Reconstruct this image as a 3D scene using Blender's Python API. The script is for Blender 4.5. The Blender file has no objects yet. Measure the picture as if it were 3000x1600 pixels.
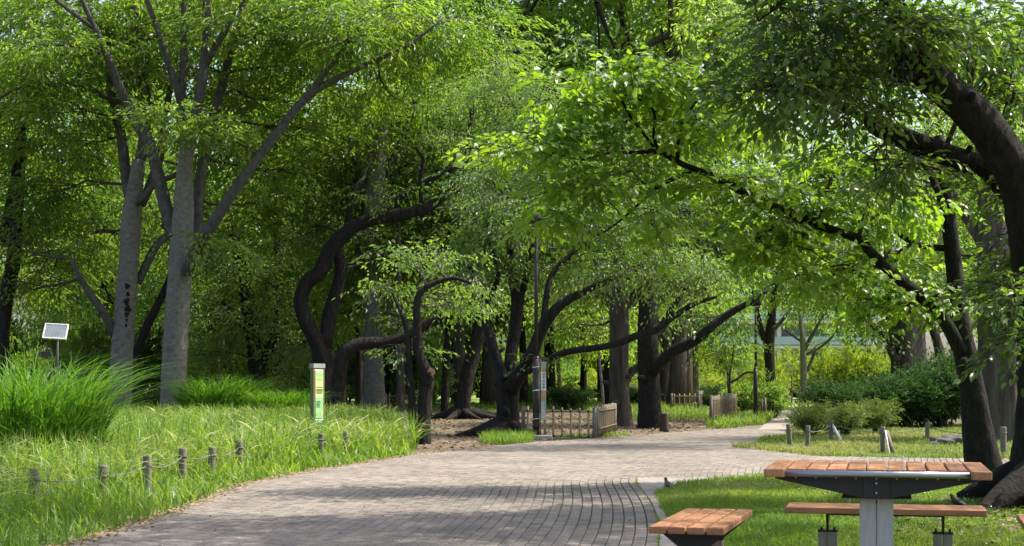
import bpy, bmesh, math, random
import numpy as np
from mathutils import Vector, Matrix

R = math.radians
rng = np.random.default_rng(11)
random.seed(11)
scene = bpy.context.scene
COL = scene.collection

# ------------------------------------------------------------------ camera, light, exposure
F, EYE, HY = 4600.0, 1.2, 1121.0          # focal length in photo pixels, eye height, horizon row
cam_d = bpy.data.cameras.new('camera')
cam_d.sensor_width = 36.0
cam_d.lens = 36.0 * F / 3000.0
cam_d.shift_y = (HY - 800.0) / 3000.0
cam_d.clip_start, cam_d.clip_end = 0.1, 3000.0
cam = bpy.data.objects.new('camera', cam_d)
cam.location = (0, 0, EYE)
cam.rotation_euler = (R(90), 0, 0)
COL.objects.link(cam)
scene.camera = cam

SUN_EL, SUN_AZ = 57.0, 74.0               # azimuth clockwise from +Y (into the picture)
to_sun = Vector((math.sin(R(SUN_AZ)) * math.cos(R(SUN_EL)), math.cos(R(SUN_AZ)) * math.cos(R(SUN_EL)), math.sin(R(SUN_EL))))
world = bpy.data.worlds.new('World')
scene.world = world
world.use_nodes = True
wn, wl = world.node_tree.nodes, world.node_tree.links
sky = wn.new('ShaderNodeTexSky')
sky.sky_type = 'NISHITA'
sky.sun_disc = False
sky.sun_elevation = R(SUN_EL)
sky.sun_rotation = R(SUN_AZ)
sky.dust_density = 4.0
sky.air_density = 0.8
wn['Background'].inputs['Strength'].default_value = 0.15
wl.new(sky.outputs[0], wn['Background'].inputs['Color'])
sun_d = bpy.data.lights.new('sun', 'SUN')
sun_d.energy = 3.6
sun_d.angle = R(0.55)
sun_d.color = (1.0, 0.94, 0.84)
sun = bpy.data.objects.new('sun', sun_d)
sun.rotation_euler = (-to_sun).to_track_quat('-Z', 'Y').to_euler()
sun.location = (20, 10, 40)
COL.objects.link(sun)
scene.view_settings.view_transform = 'Standard'
scene.view_settings.look = 'None'
scene.view_settings.gamma = 1.0
scene.view_settings.use_curve_mapping = False
scene.view_settings.exposure = 1.24
cy = scene.cycles
cy.max_bounces, cy.diffuse_bounces, cy.glossy_bounces, cy.transmission_bounces = 12, 6, 2, 9
cy.use_denoising = True
cy.caustics_reflective = cy.caustics_refractive = False


def P(px, py, Y):
    """a point of the place seen at photo pixel px, py at distance Y"""
    return np.array([(px - 1500.0) * Y / F, Y, EYE + (HY - py) * Y / F])


def G(px, py):
    Y = F * EYE / (py - HY)
    return np.array([(px - 1500.0) * Y / F, Y, 0.0])


# ------------------------------------------------------------------ mesh helpers
def put(o, name=None, label=None, cat=None, group=None, kind=None, parent=None):
    if label: o['label'] = label
    if cat: o['category'] = cat
    if group: o['group'] = group
    if kind: o['kind'] = kind
    if parent is not None: o.parent = parent
    COL.objects.link(o)
    return o


def thing(name, label, cat, loc=(0, 0, 0), rz=0.0, group=None):
    o = bpy.data.objects.new(name, None)
    o.empty_display_size = 0.1
    o.location = loc
    o.rotation_euler = (0, 0, rz)
    return put(o, label=label, cat=cat, group=group)


class Buf:
    def __init__(self):
        self.v, self.q, self.t, self.tint, self.n = [], [], [], [], 0

    def add(self, v, q=None, t=None, tint=None):
        v = np.asarray(v, dtype=np.float32).reshape(-1, 3)
        if q is not None and len(q): self.q.append(np.asarray(q, dtype=np.int64).reshape(-1, 4) + self.n)
        if t is not None and len(t): self.t.append(np.asarray(t, dtype=np.int64).reshape(-1, 3) + self.n)
        self.v.append(v)
        self.tint.append(np.full(len(v), 0.5, np.float32) if tint is None else np.asarray(tint, np.float32))
        self.n += len(v)

    def mesh(self, name, mat, origin=(0, 0, 0), smooth=False):
        me = bpy.data.meshes.new(name)
        v = np.concatenate(self.v) - np.asarray(origin, np.float32)
        q = np.concatenate(self.q) if self.q else np.zeros((0, 4), np.int64)
        t = np.concatenate(self.t) if self.t else np.zeros((0, 3), np.int64)
        me.vertices.add(len(v))
        me.vertices.foreach_set('co', v.astype(np.float32).ravel())
        loops = np.concatenate([q.ravel(), t.ravel()]).astype(np.int32)
        me.loops.add(len(loops))
        me.loops.foreach_set('vertex_index', loops)
        me.polygons.add(len(q) + len(t))
        st = np.concatenate([np.arange(len(q)) * 4, len(q) * 4 + np.arange(len(t)) * 3]).astype(np.int32)
        me.polygons.foreach_set('loop_start', st)
        me.polygons.foreach_set('use_smooth', np.full(len(st), smooth, dtype=bool))
        me.update(calc_edges=True)
        a = me.attributes.new('tint', 'FLOAT', 'POINT')
        a.data.foreach_set('value', np.concatenate(self.tint).astype(np.float32))
        if mat: me.materials.append(mat)
        return me

    def obj(self, name, mat, parent=None, origin=(0, 0, 0), smooth=False, **kw):
        return put(bpy.data.objects.new(name, self.mesh(name, mat, origin, smooth)), parent=parent, **kw)


def catmull(p, sub):
    p = np.asarray(p, float)
    if len(p) < 3 or sub < 2:
        return p
    e = np.vstack([2 * p[0] - p[1], p, 2 * p[-1] - p[-2]])
    out = []
    for i in range(1, len(e) - 2):
        a, b, c, d = e[i - 1], e[i], e[i + 1], e[i + 2]
        for k in range(sub):
            s = k / sub
            out.append(0.5 * ((2 * b) + (c - a) * s + (2 * a - 5 * b + 4 * c - d) * s * s + (3 * b - a - 3 * c + d) * s ** 3))
    out.append(p[-1])
    return np.array(out)


def tube(buf, pts, rad, sides=8, sub=3, wob=0.0, flute=None, cap=True, seed=0):
    d = catmull(np.column_stack([pts, rad]), sub)
    c, r = d[:, :3], np.maximum(d[:, 3], 0.0015)
    n = len(c)
    tg = np.gradient(c, axis=0)
    tg /= np.linalg.norm(tg, axis=1, keepdims=True) + 1e-9
    u = np.cross(tg[0], [0.3, 1, 0.1] if abs(tg[0][1]) < 0.8 else [1, 0, 0.2])
    us = []
    for i in range(n):
        u = u - tg[i] * np.dot(u, tg[i])
        u /= np.linalg.norm(u) + 1e-9
        us.append(u)
    us = np.array(us)
    ws = np.cross(tg, us)
    ang = np.linspace(0, 2 * np.pi, sides, endpoint=False)
    m = np.ones((n, sides))
    if wob:
        g = np.random.default_rng(seed)
        L = np.concatenate([[0], np.cumsum(np.linalg.norm(np.diff(c, axis=0), axis=1))])
        for k in range(6):
            ka, fr, ph = g.integers(1, 5), g.uniform(0.4, 2.6) / max(r.max() * 4, 0.05), g.uniform(0, 6.28)
            m += wob * 0.45 * np.sin(ka * ang[None] + fr * L[:, None] + ph)
        m += wob * 0.5 * g.standard_normal((n, sides)) * 0.5
    if flute:
        m += flute[1] * np.cos(flute[0] * ang[None] + 0.35 * np.sin(np.linspace(0, 5, n))[:, None])
    v = c[:, None] + (us[:, None] * np.cos(ang)[None, :, None] + ws[:, None] * np.sin(ang)[None, :, None]) * (r[:, None] * m)[..., None]
    i, j = np.meshgrid(np.arange(n - 1), np.arange(sides), indexing='ij')
    j2 = (j + 1) % sides
    q = np.stack([i * sides + j, i * sides + j2, (i + 1) * sides + j2, (i + 1) * sides + j], -1).reshape(-1, 4)
    v = v.reshape(-1, 3)
    t = []
    if cap:
        v = np.vstack([v, c[-1] + tg[-1] * r[-1] * 0.3, c[0]])
        k = np.arange(sides)
        t = np.vstack([np.stack([(n - 1) * sides + k, (n - 1) * sides + (k + 1) % sides, np.full(sides, n * sides)], -1),
                       np.stack([(k + 1) % sides, k, np.full(sides, n * sides + 1)], -1)])
    buf.add(v, q, t)


BOXQ = [(0, 3, 2, 1), (4, 5, 6, 7), (0, 1, 5, 4), (1, 2, 6, 5), (2, 3, 7, 6), (3, 0, 4, 7)]


def box(buf, x0, x1, y0, y1, z0, z1, M=None):
    v = np.array([(x0, y0, z0), (x1, y0, z0), (x1, y1, z0), (x0, y1, z0), (x0, y0, z1), (x1, y0, z1), (x1, y1, z1), (x0, y1, z1)], float)
    if M is not None:
        M = np.array(M)
        v = v @ M[:3, :3].T + M[:3, 3]
    buf.add(v, BOXQ)


def bevel_box(name, sx, sy, sz, bev, mat, seg=2):
    """mesh of a bevelled block centred in x, y with its foot at z = 0"""
    bm = bmesh.new()
    bmesh.ops.create_cube(bm, size=1.0)
    for v in bm.verts:
        v.co = Vector((v.co.x * sx, v.co.y * sy, (v.co.z + 0.5) * sz))
    bmesh.ops.bevel(bm, geom=list(bm.edges), offset=bev, segments=seg, affect='EDGES', profile=0.6)
    me = bpy.data.meshes.new(name)
    bm.to_mesh(me)
    bm.free()
    me.materials.append(mat)
    return me


def prism(buf, outline, axis, a, b):
    """outline (2-D) extruded from a to b along axis 0/1/2"""
    k = len(outline)
    v = []
    for w in (a, b):
        for p in outline:
            q = [p[0], p[1]]
            q.insert(axis, w)
            v.append(q)
    t = []
    for i in range(1, k - 1):
        t += [(0, i + 1, i), (k, k + i, k + i + 1)]
    buf.add(v, [(i, (i + 1) % k, k + (i + 1) % k, k + i) for i in range(k)], t)


def in_poly(x, y, poly):
    poly = np.asarray(poly)[:, :2]
    ins = np.zeros(len(x), bool)
    j = len(poly) - 1
    for i in range(len(poly)):
        xi, yi, xj, yj = *poly[i], *poly[j]
        c = ((yi > y) != (yj > y)) & (x < (xj - xi) * (y - yi) / (yj - yi + 1e-12) + xi)
        ins ^= c
        j = i
    return ins


def sheet(name, poly, z, mat, parent=None, **kw):
    bm = bmesh.new()
    vs = [bm.verts.new((p[0], p[1], z)) for p in poly]
    f = bm.faces.new(vs)
    if f.normal.z < 0: f.normal_flip()
    bmesh.ops.triangulate(bm, faces=[f])
    bmesh.ops.recalc_face_normals(bm, faces=bm.faces)
    for f in bm.faces:
        if f.normal.z < 0: f.normal_flip()
    me = bpy.data.meshes.new(name)
    bm.to_mesh(me)
    bm.free()
    me.materials.append(mat)
    return put(bpy.data.objects.new(name, me), parent=parent, **kw)


# ------------------------------------------------------------------ materials
def newmat(name):
    m = bpy.data.materials.new(name)
    m.use_nodes = True
    nt = m.node_tree
    return m, nt, nt.nodes['Principled BSDF']


def nd(nt, typ, **kw):
    n = nt.nodes.new(typ)
    for k, v in kw.items():
        if k in n.inputs: n.inputs[k].default_value = v
        else: setattr(n, k, v)
    return n


def ramp(nt, fac, stops):
    r = nt.nodes.new('ShaderNodeValToRGB')
    while len(r.color_ramp.elements) < len(stops): r.color_ramp.elements.new(0.5)
    for e, (p, c) in zip(r.color_ramp.elements, stops):
        e.position = p
        e.color = (*c, 1)
    nt.links.new(fac, r.inputs[0])
    return r.outputs[0]


def obj_coord(nt, scale=(1, 1, 1)):
    tc = nt.nodes.new('ShaderNodeTexCoord')
    mp = nt.nodes.new('ShaderNodeMapping')
    mp.inputs['Scale'].default_value = scale
    nt.links.new(tc.outputs['Object'], mp.inputs[0])
    return mp.outputs[0]


def noise(nt, vec, scale, detail=5, rough=0.6):
    n = nt.nodes.new('ShaderNodeTexNoise')
    n.inputs['Scale'].default_value = scale
    n.inputs['Detail'].default_value = detail
    n.inputs['Roughness'].default_value = rough
    nt.links.new(vec, n.inputs['Vector'])
    return n.outputs['Fac']


def bump(nt, bsdf, h, strength, dist=0.02):
    b = nt.nodes.new('ShaderNodeBump')
    b.inputs['Strength'].default_value = strength
    b.inputs['Distance'].default_value = dist
    nt.links.new(h, b.inputs['Height'])
    nt.links.new(b.outputs[0], bsdf.inputs['Normal'])


def bark_mat(name, stops, sc=(6, 6, 1.6), nscale=2.0, bs=0.9, dist=0.04, patches=None):
    m, nt, b = newmat(name)
    vec = obj_coord(nt, sc)
    f = noise(nt, vec, nscale, 8, 0.65)
    col = ramp(nt, f, stops)
    if patches:
        v2 = obj_coord(nt)
        f2 = noise(nt, v2, patches[1], 4, 0.7)
        k = ramp(nt, f2, [(patches[2], (0, 0, 0)), (patches[2] + 0.08, (1, 1, 1))])
        mx = nd(nt, 'ShaderNodeMix', data_type='RGBA')
        nt.links.new(k, mx.inputs['Factor'])
        nt.links.new(col, mx.inputs[6])
        mx.inputs[7].default_value = (*patches[0], 1)
        col = mx.outputs[2]
    nt.links.new(col, b.inputs['Base Color'])
    b.inputs['Roughness'].default_value = 0.9
    b.inputs['Specular IOR Level'].default_value = 0.2
    bump(nt, b, f, bs, dist)
    return m


def leaf_mat(name, dark, light, tdark, tlight, fac=0.42, rough=0.42, spec=0.5):
    m, nt, b = newmat(name)
    at = nd(nt, 'ShaderNodeAttribute', attribute_name='tint')
    c1 = ramp(nt, at.outputs['Fac'], [(0.0, dark), (1.0, light)])
    c2 = ramp(nt, at.outputs['Fac'], [(0.0, tdark), (1.0, tlight)])
    nt.links.new(c1, b.inputs['Base Color'])
    b.inputs['Roughness'].default_value = rough
    b.inputs['Specular IOR Level'].default_value = spec
    tr = nt.nodes.new('ShaderNodeBsdfTranslucent')
    nt.links.new(c2, tr.inputs['Color'])
    mx = nt.nodes.new('ShaderNodeMixShader')
    mx.inputs[0].default_value = fac
    nt.links.new(b.outputs[0], mx.inputs[1])
    nt.links.new(tr.outputs[0], mx.inputs[2])
    nt.links.new(mx.outputs[0], nt.nodes['Material Output'].inputs['Surface'])
    return m


def plain_mat(name, stops, scale=8.0, sc=(1, 1, 1), rough=0.7, metal=0.0, bs=0.2, dist=0.005, spec=0.4):
    m, nt, b = newmat(name)
    f = noise(nt, obj_coord(nt, sc), scale, 6, 0.6)
    nt.links.new(ramp(nt, f, stops), b.inputs['Base Color'])
    b.inputs['Roughness'].default_value = rough
    b.inputs['Metallic'].default_value = metal
    b.inputs['Specular IOR Level'].default_value = spec
    if bs: bump(nt, b, f, bs, dist)
    return m


M = {}
M['bark_dark'] = bark_mat('bark_dark', [(0.3, (0.008, 0.007, 0.006)), (0.55, (0.022, 0.019, 0.015)), (0.8, (0.05, 0.044, 0.035))], (7, 7, 3.2), 2.2, 1.0, 0.06, ((0.075, 0.072, 0.052), 9, 0.68))
M['bark_cherry'] = bark_mat('bark_cherry', [(0.3, (0.012, 0.010, 0.009)), (0.6, (0.032, 0.027, 0.023)), (0.85, (0.065, 0.056, 0.047))], (7, 7, 2.0), 1.8, 1.0, 0.10)
M['bark_pale'] = bark_mat('bark_pale', [(0.25, (0.085, 0.078, 0.064)), (0.5, (0.155, 0.146, 0.124)), (0.8, (0.22, 0.21, 0.185))], (5, 5, 8), 1.3, 0.6, 0.02, ((0.09, 0.082, 0.068), 7, 0.58))
M['bark_limb_shade'] = bark_mat('bark_limb_shade', [(0.25, (0.035, 0.032, 0.028)), (0.5, (0.075, 0.07, 0.061)), (0.8, (0.13, 0.124, 0.11))], (4, 4, 3), 1.8, 0.7, 0.025)  # limb bark with the crown's shade put into its darker colour
M['bark_brown'] = bark_mat('bark_brown', [(0.3, (0.034, 0.028, 0.022)), (0.55, (0.085, 0.07, 0.055)), (0.85, (0.15, 0.127, 0.103))], (6, 6, 0.9), 1.8, 1.0, 0.07)
M['twig'] = bark_mat('twig_bark', [(0.3, (0.03, 0.025, 0.02)), (0.8, (0.09, 0.075, 0.06))])
M['leaf_zelkova'] = leaf_mat('leaf_zelkova', (0.044, 0.09, 0.018), (0.13, 0.20, 0.036), (0.15, 0.33, 0.02), (0.44, 0.62, 0.04), 0.51, 0.42, 0.5)
M['leaf_cherry'] = leaf_mat('leaf_cherry', (0.045, 0.08, 0.032), (0.125, 0.175, 0.065), (0.14, 0.30, 0.03), (0.38, 0.58, 0.055), 0.47, 0.45, 0.45)
M['leaf_broad'] = leaf_mat('leaf_broad', (0.07, 0.14, 0.012), (0.15, 0.25, 0.022), (0.22, 0.44, 0.014), (0.44, 0.64, 0.03), 0.48)
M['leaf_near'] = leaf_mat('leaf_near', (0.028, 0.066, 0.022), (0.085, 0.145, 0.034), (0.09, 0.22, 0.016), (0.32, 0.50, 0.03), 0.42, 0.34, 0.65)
M['leaf_wood'] = leaf_mat('leaf_wood', (0.06, 0.11, 0.03), (0.15, 0.22, 0.055), (0.18, 0.36, 0.035), (0.45, 0.64, 0.06), 0.52)
M['leaf_shrub'] = leaf_mat('leaf_shrub', (0.026, 0.068, 0.02), (0.07, 0.135, 0.028), (0.06, 0.17, 0.02), (0.19, 0.33, 0.025), 0.38)
M['leaf_pale'] = leaf_mat('leaf_pale', (0.058, 0.10, 0.032), (0.14, 0.20, 0.06), (0.12, 0.26, 0.024), (0.32, 0.50, 0.05), 0.44, 0.5, 0.4)
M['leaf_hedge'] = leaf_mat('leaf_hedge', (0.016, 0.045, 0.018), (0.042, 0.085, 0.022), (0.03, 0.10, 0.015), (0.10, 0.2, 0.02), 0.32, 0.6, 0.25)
M['leaf_olive'] = leaf_mat('leaf_olive', (0.06, 0.10, 0.025), (0.14, 0.17, 0.04), (0.14, 0.22, 0.02), (0.30, 0.38, 0.04), 0.4)
M['leaf_lime'] = leaf_mat('leaf_lime', (0.10, 0.17, 0.02), (0.21, 0.26, 0.03), (0.26, 0.40, 0.02), (0.50, 0.55, 0.04), 0.45)
M['grass'] = leaf_mat('grass', (0.05, 0.12, 0.012), (0.17, 0.25, 0.035), (0.14, 0.34, 0.012), (0.42, 0.56, 0.04), 0.40, 0.45, 0.4)
M['lawn'] = leaf_mat('lawn_grass', (0.055, 0.125, 0.014), (0.16, 0.235, 0.032), (0.16, 0.34, 0.014), (0.42, 0.54, 0.04), 0.42, 0.5, 0.35)
M['dry_lawn'] = leaf_mat('dry_lawn_grass', (0.09, 0.15, 0.02), (0.26, 0.25, 0.075), (0.18, 0.30, 0.03), (0.40, 0.42, 0.10), 0.38, 0.55, 0.3)
M['seed'] = leaf_mat('seed_grass', (0.22, 0.26, 0.08), (0.42, 0.42, 0.20), (0.26, 0.32, 0.08), (0.44, 0.46, 0.18), 0.35, 0.6, 0.3)
M['reed'] = leaf_mat('reed_grass', (0.035, 0.11, 0.016), (0.085, 0.19, 0.022), (0.07, 0.24, 0.012), (0.24, 0.44, 0.02), 0.40, 0.5, 0.4)
M['litter'] = leaf_mat('dry_leaf', (0.10, 0.07, 0.045), (0.26, 0.19, 0.12), (0.1, 0.06, 0.03), (0.2, 0.14, 0.07), 0.15, 0.8, 0.2)
M['petal_litter'] = leaf_mat('petal_litter', (0.24, 0.16, 0.085), (0.38, 0.28, 0.16), (0.2, 0.1, 0.04), (0.3, 0.18, 0.08), 0.15, 0.8, 0.2)
M['dirt'] = plain_mat('dirt', [(0.3, (0.07, 0.052, 0.034)), (0.55, (0.13, 0.098, 0.064)), (0.8, (0.20, 0.15, 0.10))], 2.5, rough=0.95, bs=0.6, dist=0.03)
M['soil_green'] = plain_mat('soil_green', [(0.3, (0.05, 0.085, 0.02)), (0.6, (0.10, 0.15, 0.032)), (0.85, (0.19, 0.20, 0.07))], 1.6, rough=0.95, bs=0.6, dist=0.03)
M['meadow'] = plain_mat('meadow', [(0.3, (0.11, 0.17, 0.03)), (0.6, (0.22, 0.27, 0.06)), (0.85, (0.34, 0.33, 0.12))], 0.35, rough=0.95, bs=0.5, dist=0.05)
M['joint'] = plain_mat('joint_sand', [(0.3, (0.07, 0.064, 0.05)), (0.7, (0.17, 0.155, 0.125))], 6, rough=0.95)
M['kerb_strip'] = plain_mat('border_strip', [(0.3, (0.21, 0.183, 0.16)), (0.7, (0.29, 0.255, 0.225))], 3, rough=0.9, bs=0.3)
M['concrete'] = plain_mat('concrete', [(0.3, (0.26, 0.25, 0.22)), (0.7, (0.40, 0.39, 0.35))], 14, rough=0.9, bs=0.3)
M['post_wood'] = plain_mat('weathered_post_wood', [(0.3, (0.09, 0.08, 0.062)), (0.55, (0.17, 0.15, 0.115)), (0.8, (0.27, 0.24, 0.185))], 5, (6, 6, 1), 0.9, bs=0.5, dist=0.01)
M['bamboo'] = plain_mat('old_bamboo', [(0.3, (0.075, 0.058, 0.03)), (0.6, (0.135, 0.105, 0.056)), (0.85, (0.20, 0.165, 0.095))], 6, (8, 8, 1.5), 0.6, bs=0.3)
M['bamboo_yellow'] = plain_mat('yellowed_bamboo', [(0.3, (0.26, 0.20, 0.10)), (0.6, (0.40, 0.32, 0.17)), (0.85, (0.48, 0.41, 0.24))], 6, (8, 8, 1.5), 0.6, bs=0.3)
M['bamboo_tie'] = plain_mat('black_tie', [(0.3, (0.012, 0.012, 0.012)), (0.7, (0.03, 0.028, 0.025))], 20, rough=0.9)
M['rope'] = plain_mat('grey_rope', [(0.3, (0.07, 0.075, 0.06)), (0.7, (0.16, 0.16, 0.13))], 60, rough=0.95)
M['lamp_metal'] = plain_mat('dark_brown_metal', [(0.3, (0.022, 0.019, 0.018)), (0.7, (0.036, 0.031, 0.029))], 3, rough=0.42, bs=0)
M['black_metal'] = plain_mat('black_metal', [(0.3, (0.012, 0.012, 0.012)), (0.7, (0.022, 0.021, 0.02))], 6, rough=0.5, bs=0.05)
M['steel'] = plain_mat('brushed_steel', [(0.3, (0.33, 0.34, 0.36)), (0.7, (0.42, 0.43, 0.45))], 30, (0.4, 12, 12), 0.42, 1.0, bs=0.05, dist=0.001)
M['alu'] = plain_mat('grey_post_finish', [(0.25, (0.36, 0.345, 0.315)), (0.7, (0.48, 0.465, 0.43))], 10, (5, 5, 0.7), 0.6, bs=0.12, dist=0.002)
M['foot_post'] = plain_mat('grooved_post', [(0.25, (0.22, 0.18, 0.13)), (0.7, (0.40, 0.34, 0.26))], 9, (9, 9, 0.4), 0.75, bs=0.3, dist=0.004)
M['white_paint'] = plain_mat('white_paint', [(0.3, (0.68, 0.68, 0.66)), (0.7, (0.80, 0.80, 0.78))], 10, rough=0.5, bs=0)
M['white_petal'] = plain_mat('white_petal', [(0.3, (0.70, 0.70, 0.64)), (0.7, (0.82, 0.82, 0.76))], 10, rough=0.7, bs=0)
M['pink_petal'] = plain_mat('pink_petal', [(0.3, (0.55, 0.10, 0.14)), (0.7, (0.70, 0.28, 0.28))], 10, rough=0.7, bs=0)
M['rock'] = plain_mat('dark_rock', [(0.3, (0.045, 0.04, 0.035)), (0.7, (0.13, 0.12, 0.105))], 5, rough=0.95, bs=0.8, dist=0.05)
M['cut_wood'] = plain_mat('cut_wood', [(0.3, (0.30, 0.15, 0.09)), (0.7, (0.42, 0.24, 0.15))], 9, rough=0.8)
M['sign_olive'] = plain_mat('olive_sign_paint', [(0.3, (0.105, 0.125, 0.045)), (0.7, (0.135, 0.155, 0.06))], 4, rough=0.5, bs=0)
M['sign_grey'] = plain_mat('grey_sign_cap', [(0.3, (0.22, 0.23, 0.22)), (0.7, (0.30, 0.31, 0.30))], 4, rough=0.5, bs=0)
M['print_green'] = plain_mat('print_green', [(0.3, (0.20, 0.46, 0.17)), (0.7, (0.32, 0.54, 0.24))], 9, rough=0.4, bs=0)
M['print_dark'] = plain_mat('print_dark_green', [(0.3, (0.012, 0.16, 0.07)), (0.7, (0.02, 0.21, 0.10))], 9, rough=0.4, bs=0)
M['print_yellow'] = plain_mat('print_yellow', [(0.3, (0.50, 0.62, 0.20)), (0.7, (0.60, 0.68, 0.28))], 9, rough=0.4, bs=0)
M['print_white'] = plain_mat('print_white', [(0.3, (0.70, 0.73, 0.68)), (0.7, (0.80, 0.80, 0.76))], 9, rough=0.4, bs=0)
M['print_orange'] = plain_mat('print_orange', [(0.3, (0.55, 0.27, 0.13)), (0.7, (0.62, 0.36, 0.20))], 9, rough=0.6, bs=0)
M['print_ink'] = plain_mat('print_ink', [(0.3, (0.03, 0.08, 0.04)), (0.7, (0.05, 0.11, 0.06))], 9, rough=0.5, bs=0)
M['cloth_grey'] = plain_mat('banner_cloth', [(0.3, (0.34, 0.36, 0.33)), (0.7, (0.50, 0.52, 0.48))], 12, (14, 14, 0.6), 0.9, bs=0.2)
M['solar_cell'] = plain_mat('solar_cell', [(0.3, (0.20, 0.22, 0.24)), (0.7, (0.30, 0.32, 0.34))], 8, rough=0.25, bs=0)
M['feather'] = plain_mat('grey_brown_feather', [(0.3, (0.09, 0.07, 0.055)), (0.7, (0.20, 0.165, 0.135))], 60, rough=0.8)
M['feather_dark'] = plain_mat('black_feather', [(0.3, (0.016, 0.016, 0.017)), (0.7, (0.05, 0.048, 0.046))], 60, rough=0.6)
M['beak'] = plain_mat('beak_orange', [(0.3, (0.5, 0.24, 0.05)), (0.7, (0.6, 0.32, 0.08))], 30, rough=0.5, bs=0)
M['wall_pale'] = plain_mat('pale_render', [(0.3, (0.50, 0.47, 0.42)), (0.7, (0.60, 0.57, 0.52))], 0.6, rough=0.9, bs=0)
M['window_glass'] = plain_mat('window_glass', [(0.3, (0.12, 0.17, 0.22)), (0.7, (0.20, 0.27, 0.34))], 0.5, rough=0.12, bs=0, spec=0.8)
M['rail_blue'] = plain_mat('balcony_panel', [(0.3, (0.34, 0.42, 0.48)), (0.7, (0.44, 0.52, 0.58))], 0.7, rough=0.3, bs=0)


def wood_mat(name, stops):
    m, nt, b = newmat(name)
    f = noise(nt, obj_coord(nt, (26, 1.4, 26)), 2.2, 7, 0.6)
    col = ramp(nt, f, stops)
    oi = nt.nodes.new('ShaderNodeObjectInfo')
    hv = nt.nodes.new('ShaderNodeHueSaturation')
    mr = nd(nt, 'ShaderNodeMapRange')
    mr.inputs['To Min'].default_value, mr.inputs['To Max'].default_value = 0.82, 1.15
    nt.links.new(oi.outputs['Random'], mr.inputs['Value'])
    nt.links.new(mr.outputs[0], hv.inputs['Value'])
    nt.links.new(col, hv.inputs['Color'])
    nt.links.new(hv.outputs[0], b.inputs['Base Color'])
    b.inputs['Roughness'].default_value = 0.55
    bump(nt, b, f, 0.25, 0.003)
    return m


M['plank'] = wood_mat('orange_brown_plank', [(0.2, (0.22, 0.09, 0.036)), (0.5, (0.37, 0.165, 0.068)), (0.8, (0.47, 0.23, 0.105))])


def brick_mat(name, rnd):
    m, nt, b = newmat(name)
    if rnd:
        oi = nt.nodes.new('ShaderNodeObjectInfo')
        src = oi.outputs['Random']
    else:
        src = nd(nt, 'ShaderNodeAttribute', attribute_name='tint').outputs['Fac']
    base = ramp(nt, src, [(0.0, (0.172, 0.151, 0.129)), (0.35, (0.212, 0.187, 0.158)), (0.7, (0.236, 0.208, 0.174)), (1.0, (0.262, 0.22, 0.182))])
    tc = nt.nodes.new('ShaderNodeNewGeometry')
    f = noise(nt, tc.outputs['Position'], 40, 6, 0.7)
    g = noise(nt, tc.outputs['Position'], 0.7, 4, 0.6)
    k = ramp(nt, f, [(0.25, (0.72, 0.72, 0.72)), (0.7, (1.08, 1.08, 1.08))])
    k2 = ramp(nt, g, [(0.3, (0.70, 0.70, 0.67)), (0.62, (1.06, 1.05, 1.03))])
    m1 = nd(nt, 'ShaderNodeMix', data_type='RGBA', blend_type='MULTIPLY')
    m2 = nd(nt, 'ShaderNodeMix', data_type='RGBA', blend_type='MULTIPLY')
    m1.inputs['Factor'].default_value = m2.inputs['Factor'].default_value = 1
    nt.links.new(base, m1.inputs[6]); nt.links.new(k, m1.inputs[7])
    nt.links.new(m1.outputs[2], m2.inputs[6]); nt.links.new(k2, m2.inputs[7])
    nt.links.new(m2.outputs[2], b.inputs['Base Color'])
    b.inputs['Roughness'].default_value = 0.88
    b.inputs['Specular IOR Level'].default_value = 0.3
    bump(nt, b, f, 0.3, 0.004)
    return m


M['brick'] = brick_mat('paving_brick', True)
M['brick_far'] = brick_mat('paving_brick_far', False)
M['path_far'] = plain_mat('worn_path', [(0.3, (0.21, 0.178, 0.156)), (0.7, (0.28, 0.24, 0.208))], 2, rough=0.9, bs=0.2)

# ------------------------------------------------------------------ the ground
g = lambda *a: [G(*p) for p in a]
LEFT = [np.array([-3.6, 6, 0])] + g((200, 1600), (480, 1510), (700, 1424), (900, 1382), (1200, 1336), (1400, 1313), (1560, 1297), (1840, 1279), (2100, 1259), (2240, 1244), (2275, 1226), (2290, 1206), (2296, 1190))
RIGHT_FAR = g((2322, 1190), (2320, 1206), (2316, 1240), (2308, 1272), (2140, 1311), (2400, 1339), (2900, 1347))
LAWN_EDGE = g((2900, 1387), (2240, 1391), (2000, 1419), (1915, 1446), (1958, 1530), (2012, 1600))
path_poly = LEFT + RIGHT_FAR + [np.array([14, 24.3, 0]), np.array([14, 20.6, 0])] + LAWN_EDGE + [np.array([1.75, 9, 0]), np.array([1.8, 6, 0])]
lawn_poly = [np.array([14, 20.6, 0])] + LAWN_EDGE + [np.array([1.75, 9, 0]), np.array([1.8, 6, 0]), np.array([14, 6, 0])]
far_lawn_poly = RIGHT_FAR[2:] + [np.array([14, 24.3, 0]), np.array([26, 24.3, 0]), np.array([26, 46, 0])]
meadow_poly = LEFT[:6] + g((1218, 1318), (1215, 1296), (1150, 1256), (1000, 1242), (500, 1240), (-300, 1238)) + [np.array([-14, 16, 0]), np.array([-8, 6, 0])]

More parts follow.
